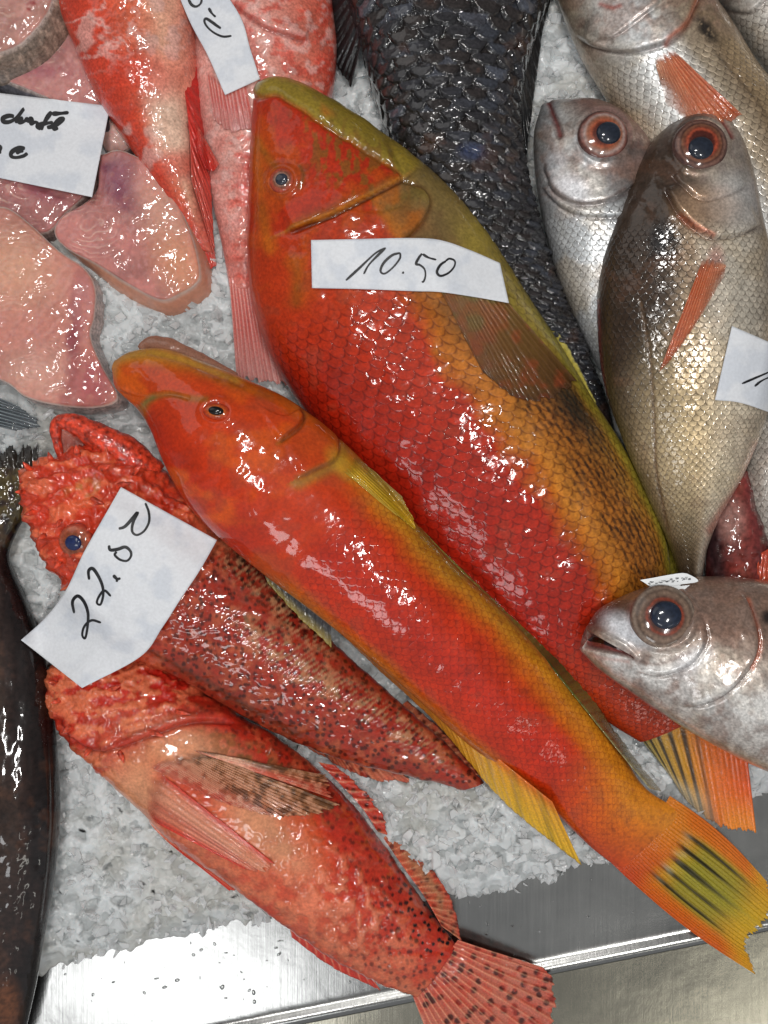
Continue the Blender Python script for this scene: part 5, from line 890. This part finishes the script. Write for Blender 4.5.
    V = np.array(vs_); mesh('handwriting', world(V[:, 0], V[:, 1], V[:, 2]), fs_, M_INK, p); return p
def Z_(ox, oy, s, *st): return [[(ox+x/s, oy+y/s) for x, y in q] for q in st]
# 10.50
paper('price_label', 'white paper strip reading 10.50 lying across the biggest red wrasse', [[(311, 240), (360, 239), (410, 238), (440, 240), (470, 250), (500, 263)], [(312, 288), (360, 289), (410, 291), (440, 292), (475, 297), (509, 303)]], None,
      Z_(300, 230, 3.49, [(160, 176), (205, 135), (262, 82), (299, 62)], [(299, 62), (270, 90), (240, 122), (222, 154)], [(350, 80), (322, 88), (292, 115), (281, 143), (296, 152), (325, 130), (348, 100), (350, 80)], [(357, 147), (363, 151)],
         [(426, 82), (414, 98), (405, 118), (418, 122), (434, 136), (438, 158), (432, 178), (425, 182)], [(428, 84), (448, 96), (476, 104)], [(510, 108), (490, 122), (478, 146), (490, 160), (518, 150), (538, 128), (540, 108), (522, 100), (508, 108)]), ['w1', 'w1pec'], pad=2.0, stiff=0.7, crease=0.5, wd=2.3)
# 22.80
paper('price_label', 'square white paper reading 22.80 sideways, draped over both red rockfish', [[(121, 487), (105, 515), (84, 552), (66, 590), (46, 617), (21, 640)], [(217, 540), (200, 570), (180, 600), (162, 628), (140, 657), (82, 688)]], None,
      Z_(10, 480, 3.49, [(224, 465), (218, 425), (236, 405), (258, 425), (272, 465), (270, 515), (262, 552), (252, 540), (260, 510), (285, 490), (318, 498)], [(276, 348), (274, 318), (288, 309), (306, 332), (322, 368), (325, 402), (316, 434), (303, 428), (312, 404), (330, 386), (352, 406)], [(360, 332), (372, 344), (386, 344)], [(374, 346), (372, 356)],
         [(345, 228), (350, 244), (375, 242), (402, 234), (420, 248), (422, 266), (408, 282), (384, 278), (366, 262), (372, 250)], [(379, 170), (400, 163), (424, 138), (445, 114), (430, 146), (426, 178), (442, 192), (468, 178), (485, 146), (484, 112), (472, 80)]), ['s1', 's2', 'o'], pad=4.5, stiff=0.75, crease=1.0, wd=2.9)
# narrow label at the top
paper('price_label', 'narrow paper label with black marker strokes across two red fish', [[(170, -26), (190, 22), (208, 56), (225, 95)], [(212, -26), (240, 16), (250, 48), (260, 79)]], None,
      Z_(170, 0, 6.98, [(125, -14), (150, 32), (185, 45), (215, 22), (222, -14)], [(270, 55), (290, 90), (318, 118)], [(355, 198), (325, 178), (290, 152), (252, 130), (240, 150), (262, 190), (310, 230), (370, 255), (430, 250)]), ['q1', 'q2'], pad=3, stiff=0.5, wd=2.6)
# card over the steaks
paper('price_card', 'stiff white card with thick dark handwriting lying on the steaks at the left edge', [[(-70, 84), (0, 93), (110, 106)], [(-70, 164), (0, 178), (92, 197)]], None,
      Z_(0, 90, 6.4, [(90, 168), (55, 165), (20, 180), (25, 203), (60, 204), (100, 182), (135, 140), (150, 122), (120, 165), (100, 212)], [(148, 178), (122, 190), (128, 208), (155, 200), (172, 182), (168, 206)], [(172, 206), (195, 184), (202, 196), (200, 216), (222, 206), (240, 212), (238, 236), (262, 250)], [(330, 138), (300, 180), (276, 222), (262, 256)], [(332, 152), (380, 150), (440, 144)], [(240, 224), (300, 212), (340, 208)],
         [(300, 240), (340, 232), (382, 206), (404, 184), (380, 184), (350, 214), (345, 250), (372, 242)], [(160, 374), (120, 372), (76, 396), (72, 424), (104, 432), (150, 422), (176, 404)], [(100, 400), (150, 388)], [(-30, 360), (4, 368), (-10, 402)], [(-20, 400), (8, 396)]), ['st2', 'st6', 'st3', 'st5'], pad=3.5, stiff=1.0, wd=4.2)
# right label
paper('price_label', 'torn white paper at the right edge, lying on the largest bream', [[(732, 326), (760, 338), (800, 356)], [(715, 400), (745, 404), (800, 424)]], None,
      Z_(512, 256, 3, [(690, 383), (730, 366), (790, 340), (840, 316)], [(728, 391), (750, 374), (790, 356)]), ['bl'], pad=2.5, stiff=0.6, wd=2.0)
# small plastic tag above the bream's eye
tg = thing('plastic_tag', 'tiny white plastic tag with grey print standing on the bream with open mouth', 'tag')
hb = hz(668, 590, ['bm']); zt = hb+7
o = crv([(640, 580), (652, 578), (668, 575), (683, 573), (690, 575), (697, 579), (697, 582), (684, 584), (668, 586), (655, 588), (651, 587), (645, 583)], 3)
def plate(nm, o, z, th, m, parent):
    V = np.vstack([world(o[:, 0], o[:, 1], z+0*o[:, 0]), world(o[:, 0], o[:, 1], z-th+0*o[:, 0])]); k = len(o); F = [list(range(k))[::-1], list(range(k, 2*k))]+[[i, (i+1) % k, k+(i+1) % k, k+i] for i in range(k)]; return mesh(nm, V, F, m, parent, smooth=False)
plate('plate', o, zt, 2.2, M_TAG, tg); plate('clip', np.array([(668, 586), (681, 584), (680, 586), (690, 585), (684, 590), (670, 590)], float), zt-2, 6, M_TAG, tg)
rg = np.random.default_rng(3); vs_, fs_ = [], []
for i in range(34):
    u = rg.uniform(0.1, 0.92); v = rg.uniform(0.2, 0.75); x = 640+u*52+v*6; y = 581-u*6.5+v*6.5; a, b_ = rg.uniform(1, 3), rg.uniform(0.5, 1); k = len(vs_)
    vs_ += [(x-a/2, y-b_/2), (x+a/2, y-b_/2-0.2), (x+a/2, y+b_/2-0.2), (x-a/2, y+b_/2)]; fs_.append([k+3, k+2, k+1, k])
V = np.array(vs_); mesh('print', world(V[:, 0], V[:, 1], zt+0.15+0.02*(np.arange(len(V))//4)), fs_, flat('grey_print', (96, 98, 102), 0.6), tg)

# ---- every Empty sits at the base of its thing, its parts keep their place
bpy.context.view_layer.update()
for e in [o for o in S.objects if o.type == 'EMPTY']:
    ch = [c for c in e.children if c.type == 'MESH']
    lo = np.array([1e9]*3); hi = -lo
    for c in ch:
        a = np.empty(len(c.data.vertices)*3, np.float32); c.data.vertices.foreach_get('co', a); a = a.reshape(-1, 3); lo = np.minimum(lo, a.min(0)); hi = np.maximum(hi, a.max(0))
    b0 = Vector(((lo[0]+hi[0])/2, (lo[1]+hi[1])/2, lo[2])); e.location = b0
    for c in ch: c.location = -b0
